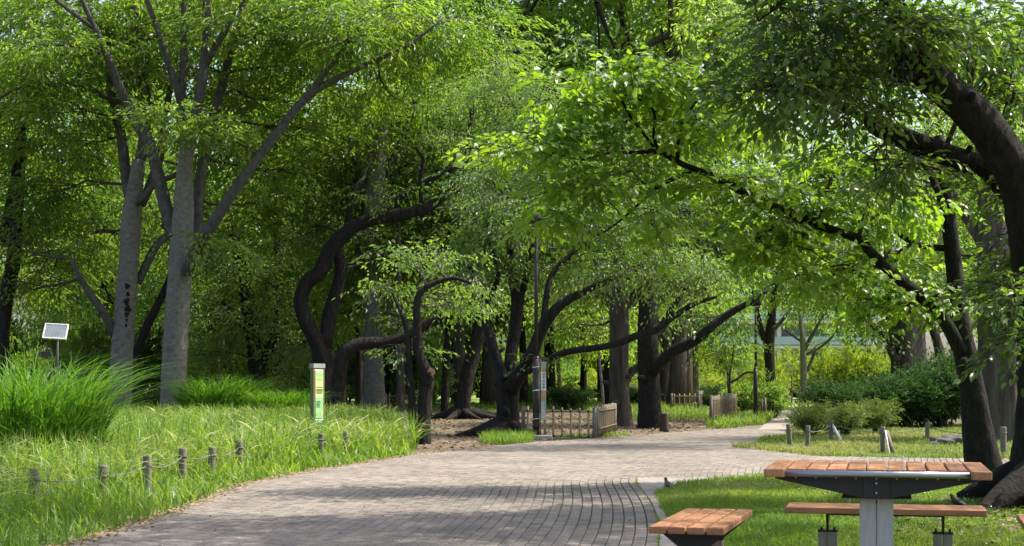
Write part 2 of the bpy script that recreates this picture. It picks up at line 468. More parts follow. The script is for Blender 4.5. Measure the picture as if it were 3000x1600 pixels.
ground_me = bpy.data.meshes.new('ground')
ground_me.from_pydata([(-900, -60, -0.008), (900, -60, -0.008), (900, 1500, -0.008), (-900, 1500, -0.008)], [], [(0, 1, 2, 3)])
ground_me.materials.append(M['dirt'])
put(bpy.data.objects.new('ground', ground_me), kind='structure')
path = sheet('path', path_poly, 0.0, M['joint'], kind='structure')
sheet('lawn', lawn_poly, 0.002, M['soil_green'], kind='structure')
sheet('side_lawn', far_lawn_poly, 0.002, M['soil_green'], kind='structure')
sheet('grass_verge', meadow_poly, -0.003, M['soil_green'], kind='structure')
sheet('far_meadow', [(-60, 104, 0), (-4, 92, 0), (8, 80, 0), (60, 70, 0), (120, 300, 0), (-120, 300, 0)], -0.003, M['meadow'], kind='structure')
sheet('shaded_turf', g((1330, 1192), (1480, 1190), (1500, 1218), (1380, 1228), (1300, 1222)), -0.003, M['soil_green'], kind='structure')

# curve of the brick courses
GY = np.array([5, 8, 11.5, 13, 14.4, 16.1, 18.3, 19.6, 22.9, 27, 32, 38, 46])
GX = np.array([.10, .50, .90, 1.05, 1.143, 1.235, 1.285, 1.345, 1.89, 2.95, 4.9, 8.1, 13.0])
yy = np.linspace(5, 46, 400)
gg = np.interp(yy, GY, GX)
ker = np.ones(25) / 25
gg = np.convolve(np.pad(gg, 12, mode='edge'), ker, mode='valid')
gx = lambda y: np.interp(y, yy, gg)
CW, CL = 0.0975, 0.2
u_edge = 0.196 - 0.02          # last course beside the border strip
cols = np.arange(-130, 110)
bricks = []
for c in cols:
    off = 0.1 if c % 2 else 0.0
    ys = np.arange(9.0 + off, 40, CL)
    u = u_edge - (c + 0.5) * CW
    bricks.append(np.column_stack([np.full(len(ys), u), ys]))
bricks = np.vstack(bricks)
bx, by = bricks[:, 0] + gx(bricks[:, 1]), bricks[:, 1]
ok = in_poly(bx - 0.03, by, path_poly) & in_poly(bx + 0.03, by, path_poly) & ((bricks[:, 0] < u_edge) | (by > 19.5))
bricks, bx, by = bricks[ok], bx[ok], by[ok]
pxb, pyb = 1500 + bx * F / by, HY + EYE * F / by
vis = (pxb > -40) & (pxb < 3040) & (pyb < 1630)
bricks, bx, by, pxb, pyb = bricks[vis], bx[vis], by[vis], pxb[vis], pyb[vis]
order = np.argsort(by + np.where((pyb > 1604), 100, 0))
near, far = order[:300], order[300:]
brick_me = bevel_box('brick', CW - 0.007, CL - 0.007, 0.05, 0.006, M['brick'], 1)
for i in near:
    o = bpy.data.objects.new('brick', brick_me)
    sl = float((gx(by[i] + 0.1) - gx(by[i] - 0.1)) / 0.2)
    o.location = (bx[i], by[i], -0.036 + random.uniform(-0.0015, 0.0015))
    o.rotation_euler = (random.uniform(-.006, .006), random.uniform(-.012, .012), -math.atan(sl))
    put(o, parent=path)
b = Buf()
a1, a2 = CW / 2 - 0.0035, CL / 2 - 0.0035
n = len(far)
hz = 0.014 + rng.uniform(-0.0015, 0.0015, n)
tilt = rng.uniform(-0.0008, 0.0008, (n, 4))
vv = np.zeros((n, 8, 3))
for k, (sx, sy, bz) in enumerate([(-1, -1, 0), (1, -1, 0), (1, 1, 0), (-1, 1, 0), (-1, -1, 1), (1, -1, 1), (1, 1, 1), (-1, 1, 1)]):
    ins = 0.004 * bz
    y = by[far] + sy * (a2 - ins)
    vv[:, k, 0] = bricks[far, 0] + sx * (a1 - ins) + gx(y)
    vv[:, k, 1] = y
    vv[:, k, 2] = (hz + tilt[:, k % 4]) if bz else 0.001
fq = np.array([(4, 5, 6, 7), (0, 1, 5, 4), (1, 2, 6, 5), (2, 3, 7, 6), (3, 0, 4, 7)])
b.add(vv.reshape(-1, 3), (np.arange(n)[:, None, None] * 8 + fq[None]).reshape(-1, 4), None, np.repeat(rng.uniform(0, 1, n), 8))
b.obj('brick_paving', M['brick_far'], path, kind='stuff')
# smooth border strip between the last course and the lawn, in slabs
strip = Buf()
ys = np.arange(9.0, 19.4, 0.6)
edge = np.array([p[:2] for p in LAWN_EDGE[3:]] + [[1.75, 9.0]])
ex = lambda y: np.interp(y, edge[::-1, 1], edge[::-1, 0])
for y0 in ys:
    y1 = y0 + 0.592
    yb = np.linspace(y0, y1, 4)
    lx = u_edge + 0.006 + gx(yb)
    rx = np.where(yb < 15.2, ex(np.minimum(yb, 14.6)), ex(14.6) + (yb - 15.2) * 0.55 + 0.06)
    v = np.concatenate([np.column_stack([lx, yb, np.full(4, .013)]), np.column_stack([rx, yb, np.full(4, .013)]),
                        np.column_stack([lx, yb, np.full(4, .001)]), np.column_stack([rx, yb, np.full(4, .001)])])
    q = [(k, k + 4, k + 5, k + 1) for k in range(3)] + [(0, 8, 12, 4), (3, 7, 15, 11)] + [(k, k + 1, k + 9, k + 8) for k in range(3)] + [(k + 4, k + 12, k + 13, k + 5) for k in range(3)]
    sb = Buf()
    sb.add(v, q)
    sb.obj('slab', M['kerb_strip'], path)
sheet('path_surface', [np.array([gx(39.9) - 3.0, 39.9, 0])] + [p for p in LEFT if p[1] > 40.5] + [p for p in RIGHT_FAR if p[1] > 40] + [G(2312, 1259)], 0.012, M['path_far'], parent=path)


# ------------------------------------------------------------------ grass blades
def blades(buf, pos, h, w, ang, lean, segs=3, tint=None, pw=1.8, t0=0.0, head=False):
    n = len(pos)
    d = np.column_stack([np.cos(ang), np.sin(ang), np.zeros(n)])
    fa = ang + np.pi / 2 + rng.uniform(-0.9, 0.9, n)
    s = np.column_stack([np.cos(fa), np.sin(fa), np.zeros(n)])
    rows = []
    for k in range(segs + 1):
        t = t0 + (1 - t0) * k / segs
        c = pos + d * (h * lean * t ** pw)[:, None]
        c[:, 2] += h * (t - 0.42 * np.clip(lean, 0, 1.6) * t ** (pw + .6))
        ww = (w * (math.sin(math.pi * (0.12 + 0.86 * k / segs))) )[:, None] if head else (w * (1 - t ** 1.7) * (0.75 + 0.25 * min(1, t * 4)))[:, None]
        if k < segs:
            rows += [c - s * ww / 2, c + s * ww / 2]
        else:
            rows.append(c)
    v = np.stack(rows, 1)
    m = v.shape[1]
    base = (np.arange(n) * m)[:, None, None]
    qs = np.array([(2 * k, 2 * k + 1, 2 * k + 3, 2 * k + 2) for k in range(segs - 1)], int).reshape(-1, 4)
    t = np.array([(2 * segs - 2, 2 * segs - 1, 2 * segs)])
    tt = np.clip(rng.normal(0.5, 0.22, n), 0, 1) if tint is None else tint
    buf.add(v.reshape(-1, 3), (base + qs[None]).reshape(-1, 4) if len(qs) else None, (base + t[None]).reshape(-1, 3), np.repeat(tt, m))


def wave(x, y, s, seed):
    g_ = np.random.default_rng(seed)
    o = np.zeros(len(x))
    for _ in range(7):
        a, f, p = g_.uniform(0, 6.28), g_.uniform(0.5, 1.6) * s, g_.uniform(0, 6.28)
        o += np.sin((np.cos(a) * x + np.sin(a) * y) * f + p)
    return o / 3.2


def scatter(poly, n, lo, hi, dens=None):
    x, y = rng.uniform(lo[0], hi[0], n), rng.uniform(lo[1], hi[1], n)
    k = in_poly(x, y, poly)
    x, y = x[k], y[k]
    px = 1500 + x * F / y
    k = (px > -250) & (px < 3250)
    x, y = x[k], y[k]
    if dens is not None:
        k = rng.uniform(0, 1, len(x)) < dens(x, y)
        x, y = x[k], y[k]
    return x, y


b = Buf()
edge_x = lambda y: np.interp(y, [p[1] for p in LEFT[:8]], [p[0] for p in LEFT[:8]])
x, y = scatter(meadow_poly, 250000, (-19, 10.5), (3, 47), lambda x, y: np.clip(13.0 / y, 0, 1) ** 1.2)
dist = np.clip(edge_x(y) - x, 0, 9)
hh = (0.13 + 0.13 * np.clip(dist / 0.6, 0, 1) + 0.24 * np.clip((dist - .62) / .35, 0, 1) + 0.07 * np.clip(dist - 1, 0, 2)) * (1 + 0.45 * wave(x, y, 2.6, 3) + .2 * wave(x, y, 7, 4)) * rng.uniform(0.45, 1.6, len(x))
k = (dist > 0.02) | (rng.uniform(0, 1, len(x)) < 0.35)
x, y, hh = x[k], y[k], hh[k]
hh = np.clip(hh * 1.12, 0.05, 0.8)
clear = np.hypot((x + 3.70) / .34, (y - 15.75) / .75) < 1      # trodden spot before the clear-standing post
hh = np.where(clear, hh * .32, hh)
tint = np.clip(0.45 + 0.28 * wave(x, y, 1.3, 8) + rng.normal(0, 0.26, len(x)), 0, 1)
blades(b, np.column_stack([x, y, np.full(len(x), -0.01)]), hh, 0.0135 * np.clip(y / 14, 0.9, 2.2) * rng.uniform(.5, 1.8, len(x)), rng.uniform(0, 6.28, len(x)), rng.uniform(0.1, 1.25, len(x)), 4, tint)
b.obj('tall_grass', M['grass'], kind='stuff')
# seed heads: pale arching stems
b = Buf()
x, y = scatter(meadow_poly, 34000, (-17, 11), (3, 45), lambda x, y: np.clip(10 / y, 0, 1) * np.clip(0.45 + 0.7 * wave(x, y, 1.0, 21) + .03 * (y - 15), 0.10, 1))
dist = edge_x(y) - x
k = dist > 0.65
x, y, dist = x[k], y[k], dist[k]
h = rng.uniform(0.42, 0.80, len(x)) * np.clip(0.6 + dist * 0.4, 0.6, 1.1)
sa = rng.uniform(-0.9, 1.2, len(x)) + (rng.uniform(0, 1, len(x)) < 0.35) * 3.1
sl = rng.uniform(0.5, 1.35, len(x))
pos_ = np.column_stack([x, y, np.zeros(len(x))])
st_ = rng.bit_generator.state
blades(b, pos_, h, 0.006 * np.clip(y / 14, 0.9, 2.0), sa, sl, 6, np.full(len(x), 0.1), 2.6)
rng.bit_generator.state = st_
blades(b, pos_, h, 0.021 * np.clip(y / 16, 0.8, 1.9), sa, sl, 4, None, 2.6, 0.62, True)
b.obj('seed_grass', M['seed'], kind='stuff')
# lawns
b = Buf()
x, y = scatter(lawn_poly, 330000, (1.2, 8.5), (9.5, 20.8), lambda x, y: np.clip(12.5 / y, 0, 1) ** 1.3)
hh = 0.05 * (1 + 0.5 * wave(x, y, 3.0, 5)) * rng.uniform(0.5, 1.5, len(x)) + 0.015
tint = np.clip(0.5 + 0.28 * wave(x, y, 1.7, 9) + rng.normal(0, 0.2, len(x)), 0, 1)
blades(b, np.column_stack([x, y, np.zeros(len(x))]), hh, rng.uniform(0.006, 0.013, len(x)), rng.uniform(0, 6.28, len(x)), rng.uniform(0.2, 1.2, len(x)), 2, tint)
b.obj('lawn_grass', M['lawn'], kind='stuff')
b = Buf()
x, y = scatter(far_lawn_poly, 120000, (3, 23.5), (16, 44), lambda x, y: np.clip(25 / y, 0, 1) ** 1.4)
hh = 0.07 * (1 + 0.6 * wave(x, y, 2.0, 15)) * rng.uniform(0.5, 1.6, len(x)) + 0.015
tint = np.clip(0.55 + 0.4 * wave(x, y, 0.9, 19) + rng.normal(0, 0.15, len(x)), 0, 1)
blades(b, np.column_stack([x, y, np.zeros(len(x))]), hh, rng.uniform(0.012, 0.026, len(x)), rng.uniform(0, 6.28, len(x)), rng.uniform(0.2, 1.1, len(x)), 2, tint)
b.obj('side_lawn_grass', M['dry_lawn'], kind='stuff')
# grass tufts by the lamp and along the far path edge and the woodland floor
b = Buf()
for poly, n_, hmax in ((g((1400, 1314), (1560, 1298), (1565, 1282), (1420, 1286)), 2600, .30), (g((2060, 1262), (2240, 1245), (2270, 1222), (2160, 1226), (2080, 1246)), 5200, .38),
                       (g((1700, 1196), (2090, 1200), (2080, 1232), (1760, 1236)), 6000, .42), (g((1330, 1192), (1480, 1190), (1500, 1218), (1380, 1228), (1300, 1222)), 5000, .25),
                       (g((1260, 1190), (2000, 1180), (2000, 1200), (1260, 1206)), 5000, .5), (g((1640, 1279), (1840, 1271), (1840, 1279), (1640, 1289)), 500, .16)):
    pp = np.array(poly)
    x, y = scatter(poly, n_ * 4, pp[:, :2].min(0), pp[:, :2].max(0))
    x, y = x[:n_], y[:n_]
    k = wave(x, y, 1.1, 33) > -0.35
    x, y = x[k], y[k]
    blades(b, np.column_stack([x, y, np.full(len(x), -0.01)]), hmax * rng.uniform(0.35, 1.1, len(x)), 0.018 * np.clip(y / 35, 0.8, 1.8), rng.uniform(0, 6.28, len(x)), rng.uniform(0.2, 0.9, len(x)), 3)
b.obj('woodland_grass', M['grass'], kind='stuff')


# flat litter: quads lying on the ground
def litter(name, pos, size, mat):
    n = len(pos)
    a = rng.uniform(0, 6.28, n)
    d = np.column_stack([np.cos(a), np.sin(a), rng.normal(0, .25, n)]) * size[:, None]
    s = np.column_stack([-np.sin(a), np.cos(a), rng.normal(0, .3, n)]) * size[:, None] * 0.55
    v = np.stack([pos - d * .5, pos + s * .5, pos + d * .5, pos - s * .5], 1)
    bb = Buf()
    bb.add(v.reshape(-1, 3), np.arange(n * 4).reshape(-1, 4), None, np.repeat(rng.uniform(0, 1, n), 4))
    return bb.obj(name, mat, kind='stuff')


t = rng.uniform(0, 1, 4200)
seg = np.array([p[:2] for p in LEFT[:9]])
y = 9 + 20 * t ** 1.3
x = np.interp(y, seg[:, 1], seg[:, 0]) + rng.normal(0.0, 0.09, len(y)) + 0.02
litter('leaf_litter', np.column_stack([x, y, np.full(len(x), 0.022)]), rng.uniform(0.015, 0.05, len(x)), M['petal_litter'])
x, y = rng.normal(4.5, 1.0, 2600), rng.normal(12.6, 1.6, 2600)
k = (x > 2.9) & in_poly(x, y, lawn_poly)
litter('dead_leaves', np.column_stack([x[k], y[k], rng.uniform(0.01, 0.07, k.sum())]), rng.uniform(0.03, 0.08, k.sum()), M['litter'])
x, y = rng.uniform(-6, 9, 16000), rng.uniform(28, 60, 16000)
k = ~in_poly(x, y, path_poly) & ~in_poly(x, y, meadow_poly)
litter('woodland_litter', np.column_stack([x[k], y[k], rng.uniform(0.0, 0.02, k.sum())]), rng.uniform(0.04, 0.13, k.sum()), M['litter'])
x, y = rng.uniform(-3.5, 8, 1500), 11.3 + 24 * rng.uniform(0, 1, 1500) ** 1.6
k = in_poly(x, y, path_poly)
x, y = x[k][:420], y[k][:420]
litter('path_litter', np.column_stack([x, y, np.full(len(x), 0.021)]), rng.uniform(0.012, 0.045, len(x)), M['litter'])
b = Buf()
y = np.concatenate([rng.normal(13.5, .45, 150), rng.normal(11.9, .35, 60), rng.normal(18.6, .5, 90), rng.uniform(11.5, 19, 60)])
x = u_edge + gx(y) + rng.normal(0, .006, len(y))
blades(b, np.column_stack([x, y, np.zeros(len(x))]), rng.uniform(.02, .055, len(x)), rng.uniform(.008, .015, len(x)), rng.uniform(0, 6.28, len(x)), rng.uniform(.3, 1.2, len(x)), 2)
b.obj('joint_weeds', M['lawn'], kind='stuff')
x, y = scatter(lawn_poly, 2600, (1.3, 9), (8, 18))
k = wave(x, y, 1.2, 44) > 0.1
x, y = x[k][:420], y[k][:420]
litter('clover_flowers', np.column_stack([x, y, rng.uniform(0.05, 0.09, len(x))]), rng.uniform(0.012, 0.024, len(x)), M['white_petal'])


# ------------------------------------------------------------------ reed-like clumps
def reed_clump(x, y, rad, n, hlo, hhi, label):
    o = thing('grass_clump', label, 'tall grass', (x, y, 0))
    r_ = rad * np.sqrt(rng.uniform(0, 1, n)) * 0.7
    a = rng.uniform(0, 6.28, n)
    a += .5 * np.sin(7 * a)
    pos = np.column_stack([x + r_ * np.cos(a), y + r_ * np.sin(a), np.zeros(n)])
    bb = Buf()
    lean = rng.uniform(0.05, 1.05, n) ** 1.3 + 0.55 * r_ / rad
    blades(bb, pos, rng.uniform(hlo, hhi, n) * (1 + 0.3 * lean), rng.uniform(0.018, 0.040, n) * max(1, y / 30), a + rng.normal(0, .7, n), lean * .8, 7, None, 2.7)
    bb.obj('blade', M['reed'], o, origin=(x, y, 0), kind='stuff')


reed_clump(-6.1, 20.0, 1.25, 1500, 0.7, 1.75, 'tall arching dark green reed grass clump behind the rope fence beside the solar panel')
reed_clump(-7.4, 21.8, 1.2, 900, 0.8, 1.4, 'lower reed grass clump at the edge of the verge behind the tallest reed grass')
reed_clump(-8.6, 46.0, 1.5, 1300, 0.8, 1.6, 'shaded reed grass clump right of the thick pale forked trunk')
reed_clump(-6.6, 45.0, 1.2, 900, 0.7, 1.15, 'low reed grass clump left of the olive notice board')


# ------------------------------------------------------------------ foliage
def rot_from(d, n):
    d = d / (np.linalg.norm(d, axis=-1, keepdims=True) + 1e-9)
    s = np.cross(n, d)
    s /= np.linalg.norm(s, axis=-1, keepdims=True) + 1e-9
    return d, s, np.cross(d, s)


def leaves_in(blobs, spec, seed):
    """blobs: (centre, radii, n sprays). returns leaf base, dir, side, normal, length, tint and spray origin/axis"""
    g_ = np.random.default_rng(seed)
    C_, A_, bid = [], [], []
    for bi, (c, r, n) in enumerate(blobs):
        d = g_.standard_normal((n, 3))
        d /= np.linalg.norm(d, axis=1, keepdims=True)
        u = g_.uniform(0, 1, n) ** (1 / 2.3)
        lump = 1 + 0.22 * np.sin(3 * d[:, 0] + 5 * d[:, 2] + bi) + 0.15 * np.sin(7 * d[:, 1] - 4 * d[:, 0] + 2 * bi)
        p = d * (u * lump)[:, None] * r
        m_ = max(3, n // spec.get('clump', 8))
        sub = g_.integers(0, m_, n)
        p = p[:m_][sub] + g_.normal(0, 1, (n, 3)) * np.minimum(spec['spray'] * 0.62, r * 0.6) * np.array([1, 1, .38])
        d = d[:m_][sub] * .7 + g_.normal(0, .4, (n, 3))
        p[:, 2] = np.round(p[:, 2] / spec['layer'] + g_.normal(0, .22, n)) * spec['layer'] if spec.get('layer') else p[:, 2]
        C_.append(c + p)
        o = d * np.array([1, 1, 0.35]) + g_.normal(0, 0.45, (n, 3)) * np.array([1, 1, 0.4])
        o[:, 2] -= spec.get('droop', 0.15)
        A_.append(o)
        bid.append(np.full(n, bi))
    C_, A_, bid = np.vstack(C_), np.vstack(A_), np.concatenate(bid)
    n = len(C_)
    up = np.array([0, 0, 1.0]) + g_.normal(0, spec.get('tilt', 0.3), (n, 3))
    ax, sd, nm = rot_from(A_, up)
    k = spec['k']
    tt = (np.arange(k) + 0.6) / k
    SL = spec['spray'] * g_.uniform(0.6, 1.3, n)
    al = tt[None] * SL[:, None] + g_.normal(0, .03, (n, k)) * SL[:, None]
    sign = np.where(np.arange(k) % 2 == 0, 1.0, -1.0)
    lat = sign[None] * spec['spread'] * SL[:, None] * (1 - 0.55 * tt[None]) * g_.uniform(0.15, 1.0, (n, k))
    sag = -spec.get('sag', 0.25) * SL[:, None] * tt[None] ** 2 - 0.25 * np.abs(lat)
    base = C_[:, None] + ax[:, None] * al[..., None] + sd[:, None] * lat[..., None] + np.array([0, 0, 1.0]) * sag[..., None] + g_.normal(0, 0.02 * spec['spray'], (n, k, 3))
    ld = ax[:, None] * (0.75 + 0.5 * tt[None])[..., None] + sd[:, None] * (sign[None] * (0.9 - 0.6 * tt[None]))[..., None] + g_.normal(0, 0.28, (n, k, 3))
    ld[..., 2] -= spec.get('hang', 0.25)
    ln = nm[:, None] + g_.normal(0, spec.get('flutter', 0.35), (n, k, 3))
    d, s, nn = rot_from(ld.reshape(-1, 3), ln.reshape(-1, 3))
    L = spec['len'] * g_.uniform(0.65, 1.2, n * k)
    ti = np.repeat(np.clip(g_.normal(spec.get('tint', 0.45), 0.17, n), 0, 1), k) + g_.normal(0, 0.18, n * k)
    btint = g_.normal(0, 0.13, len(blobs))
    ti = np.clip(ti + np.repeat(btint[bid], k), 0, 1)
    return base.reshape(-1, 3), d, s, nn, L, ti, C_, ax, SL, bid


def leaf_verts(base, d, s, nn, L, wid, shape):
    if shape == 4:
        fr = [(0, 0, 0), (0.45, 0.5, 0.10), (1, 0, -0.10), (0.45, -0.5, 0.10)]
        t = [(0, 1, 2), (0, 2, 3)]
    else:
        fr = [(0, 0, 0), (0.22, 0.40, 0.07), (0.60, 0.42, 0.05), (1.0, 0, -0.16), (0.60, -0.42, 0.05), (0.22, -0.40, 0.07), (0.4, 0, -0.02)]
        t = [(6, 0, 1), (6, 1, 2), (6, 2, 3), (6, 3, 4), (6, 4, 5), (6, 5, 0)]
    v = np.stack([base + d * (L * a)[:, None] + s * (L * wid * b_)[:, None] + nn * (L * c)[:, None] for a, b_, c in fr], 1)
    return v, np.array(t)


def crown_buf(base, d, s, nn, L, ti, wid, shape=4):
    v, t = leaf_verts(base, d, s, nn, L, wid, shape)
    b_ = Buf()
    n, m = v.shape[:2]
    b_.add(v.reshape(-1, 3), None, (np.arange(n)[:, None, None] * m + t[None]).reshape(-1, 3), np.repeat(ti, m))
    return b_


def branch(buf, a, b_, r0, r1, g_, sides=5, bow=0.18, seg=5):
    a, b_ = np.asarray(a), np.asarray(b_)
    L = np.linalg.norm(b_ - a)
    mid = (a + b_) / 2 + g_.normal(0, bow * L * 0.5, 3) + np.array([0, 0, bow * L * 0.5])
    t_ = np.linspace(0, 1, seg)[:, None]
    p = (1 - t_) ** 2 * a + 2 * t_ * (1 - t_) * mid + t_ ** 2 * b_
    p[1:-1] += g_.normal(0, 0.02 * L, (seg - 2, 3))
    tube(buf, p, np.linspace(r0, r1, seg), sides, 1, cap=False)
    return p


def make_tree(name, label, Y, stems, blobs, spec, bark, leafm, seed, group=None, cat='tree', nsub=9, extra_pts=None, base=None, twigs=True, wob=0.10, sides=12, flute=None, leaf_parts=0, root=True):
    """stems: list of [(px, py, dY, radius px), ...]; the first is the trunk. blobs: (px, py, dY, rx px, rz px, ry m, sprays)"""
    g_ = np.random.default_rng(seed)
    paths = []
    for st in stems:
        pts = np.array([P(p[0], p[1], Y + p[2]) for p in st])
        rad = np.array([p[3] * (Y + p[2]) / F for p in st])
        paths.append((pts, rad))
    p0 = paths[0][0][0]
    org = (float(p0[0]), float(p0[1]), 0.0)
    tr = thing(name, label, cat, org, group=group)
    skel, skr = [], []
    for i, (pts, rad) in enumerate(paths):
        b_ = Buf()
        if i == 0 and root:
            pts = pts.copy(); rad = rad.copy()
            if pts[0][2] > -0.05: pts[0][2] = -0.08
            pts = np.vstack([pts[0], pts[0] + (pts[1] - pts[0]) * 0.10, pts[1:]])
            rad = np.concatenate([[rad[0] * 1.32], [rad[0] * 1.02], rad[1:]])
        if bark is not M['bark_pale'] and wob > .04:
            cc = catmull(np.column_stack([pts, rad]), 4)
            for _ in range(7 if i == 0 else 4):
                q = cc[g_.integers(max(2, len(cc) // 4), max(3, len(cc) - 1))]
                dv = g_.standard_normal(3); dv[2] = abs(dv[2]) * .6; dv /= np.linalg.norm(dv)
                ln_ = q[3] * g_.uniform(1.15, 2.1)
                rr_ = q[3] * g_.uniform(.18, .42)
                tube(b_, [q[:3], q[:3] + dv * ln_ * .75, q[:3] + dv * ln_], [rr_ * 1.25, rr_, rr_ * .7], 7, 2, .12, seed=int(g_.integers(999)))
        tube(b_, pts, rad, sides if i == 0 else max(7, sides - 4), 4 if i == 0 else 3, wob, flute if i == 0 else None, seed=seed + i)
        b_.obj('trunk' if i == 0 else 'limb', bark if i == 0 or bark is not M['bark_pale'] else M['bark_limb_shade'], tr, origin=org, smooth=True)
        c = catmull(np.column_stack([pts, rad]), 3)
        hi = c[c[:, 2] > (1.6 if i == 0 else 0)]
        skel.append(hi[:, :3]); skr.append(hi[:, 3])
    skel, skr = np.vstack(skel), np.concatenate(skr)
    bl = []
    for (px, py, dY, rx, rz, ry, n) in blobs:
        c = P(px, py, Y + dY)
        s_ = (Y + dY) / F
        bl.append((c, np.array([rx * s_, ry, rz * s_]), int(n)))
    if extra_pts: bl += extra_pts
    base_, d, s, nn, L, ti, C_, ax, SL, bid = leaves_in(bl, spec, seed)
    tw = Buf()
    for bi, (c, r, n) in enumerate(bl):
        dd = np.linalg.norm(skel - c, axis=1) + 1.2 * np.maximum(0, skel[:, 2] - c[2])
        k = int(np.argmin(dd))
        r0 = min(skr[k] * 0.6, 0.02 + 0.016 * r.max())
        main = branch(tw, skel[k], c, r0, r0 * 0.5, g_, 6)
        idx = np.where(bid == bi)[0]
        for j in g_.choice(idx, min(nsub, len(idx)), replace=False):
            st = main[g_.integers(1, len(main))]
            branch(tw, st, C_[j] + ax[j] * SL[j] * 0.4, r0 * 0.42, 0.004 * max(1, Y / 22), g_, 4, 0.1, 4)
    if twigs:
        for j in range(0, len(C_), twigs if isinstance(twigs, int) and twigs > 1 else 1):
            e = C_[j] + ax[j] * SL[j] + np.array([0, 0, -0.2 * SL[j]])
            tube(tw, np.array([C_[j] - ax[j] * SL[j] * 0.15, (C_[j] + e) / 2 + np.array([0, 0, .06 * SL[j]]), e]), np.array([1, .8, .4]) * 0.0045 * max(1, Y / 22), 3, 1, cap=False)
    tw.obj('twigs', M['twig'], tr, origin=org, kind='stuff')
    shape = spec.get('shape', 4)
    if leaf_parts:
        cx = base_ + d * (L * .5)[:, None]
        px, py = 1500 + cx[:, 0] * F / cx[:, 1], HY - (cx[:, 2] - EYE) * F / cx[:, 1]
        sc = L / cx[:, 1] * (np.abs(nn[:, 1]) + 0.25)
        sc[(px < 10) | (px > 2990) | (py < 10) | (py > 1590)] = 0
        pick = np.argsort(-sc)[:leaf_parts]
        v, t = leaf_verts(np.zeros((1, 3)), np.array([[1., 0, 0]]), np.array([[0, 1., 0]]), np.array([[0, 0, 1.]]), np.array([1.0]), spec['wid'], shape)
        for tb in range(5):
            pass
        mes = []
        for q in range(5):
            lb = Buf()
            lb.add(v.reshape(-1, 3), None, t, np.full(v.shape[1], 0.1 + 0.2 * q))
            mes.append(lb.mesh('leaf', leafm))
        for j in pick:
            o = bpy.data.objects.new('leaf', mes[int(np.clip(ti[j] * 5, 0, 4))])
            mm = Matrix((d[j] * L[j], s[j] * L[j], nn[j] * L[j])).transposed().to_4x4()
            mm.translation = Vector(base_[j] - np.array(org))
            o.matrix_local = mm
            put(o, parent=tr)
        keep = np.ones(len(L), bool)
        keep[pick] = False
        base_, d, s, nn, L, ti = base_[keep], d[keep], s[keep], nn[keep], L[keep], ti[keep]
    crown_buf(base_, d, s, nn, L, ti, spec['wid'], shape).obj('crown', leafm, tr, origin=org, kind='stuff')
    return tr


ZEL = dict(k=15, spray=0.95, spread=0.30, len=0.215, wid=0.36, clump=11, droop=0.12, sag=0.25, hang=0.45, flutter=.5)
CHE = dict(k=13, spray=0.8, spread=0.32, len=0.15, clump=10, wid=0.48, droop=0.2, sag=0.3, hang=0.55, flutter=.5)
BRO = dict(k=10, spray=0.42, spread=0.34, len=0.104, wid=0.76, clump=6, droop=0.1, sag=0.25, hang=0.45, shape=7)
NEA = dict(k=9, spray=0.44, spread=0.30, len=0.108, clump=5, wid=0.50, droop=0.12, sag=0.24, hang=0.25, flutter=.45, tint=.52, shape=7)

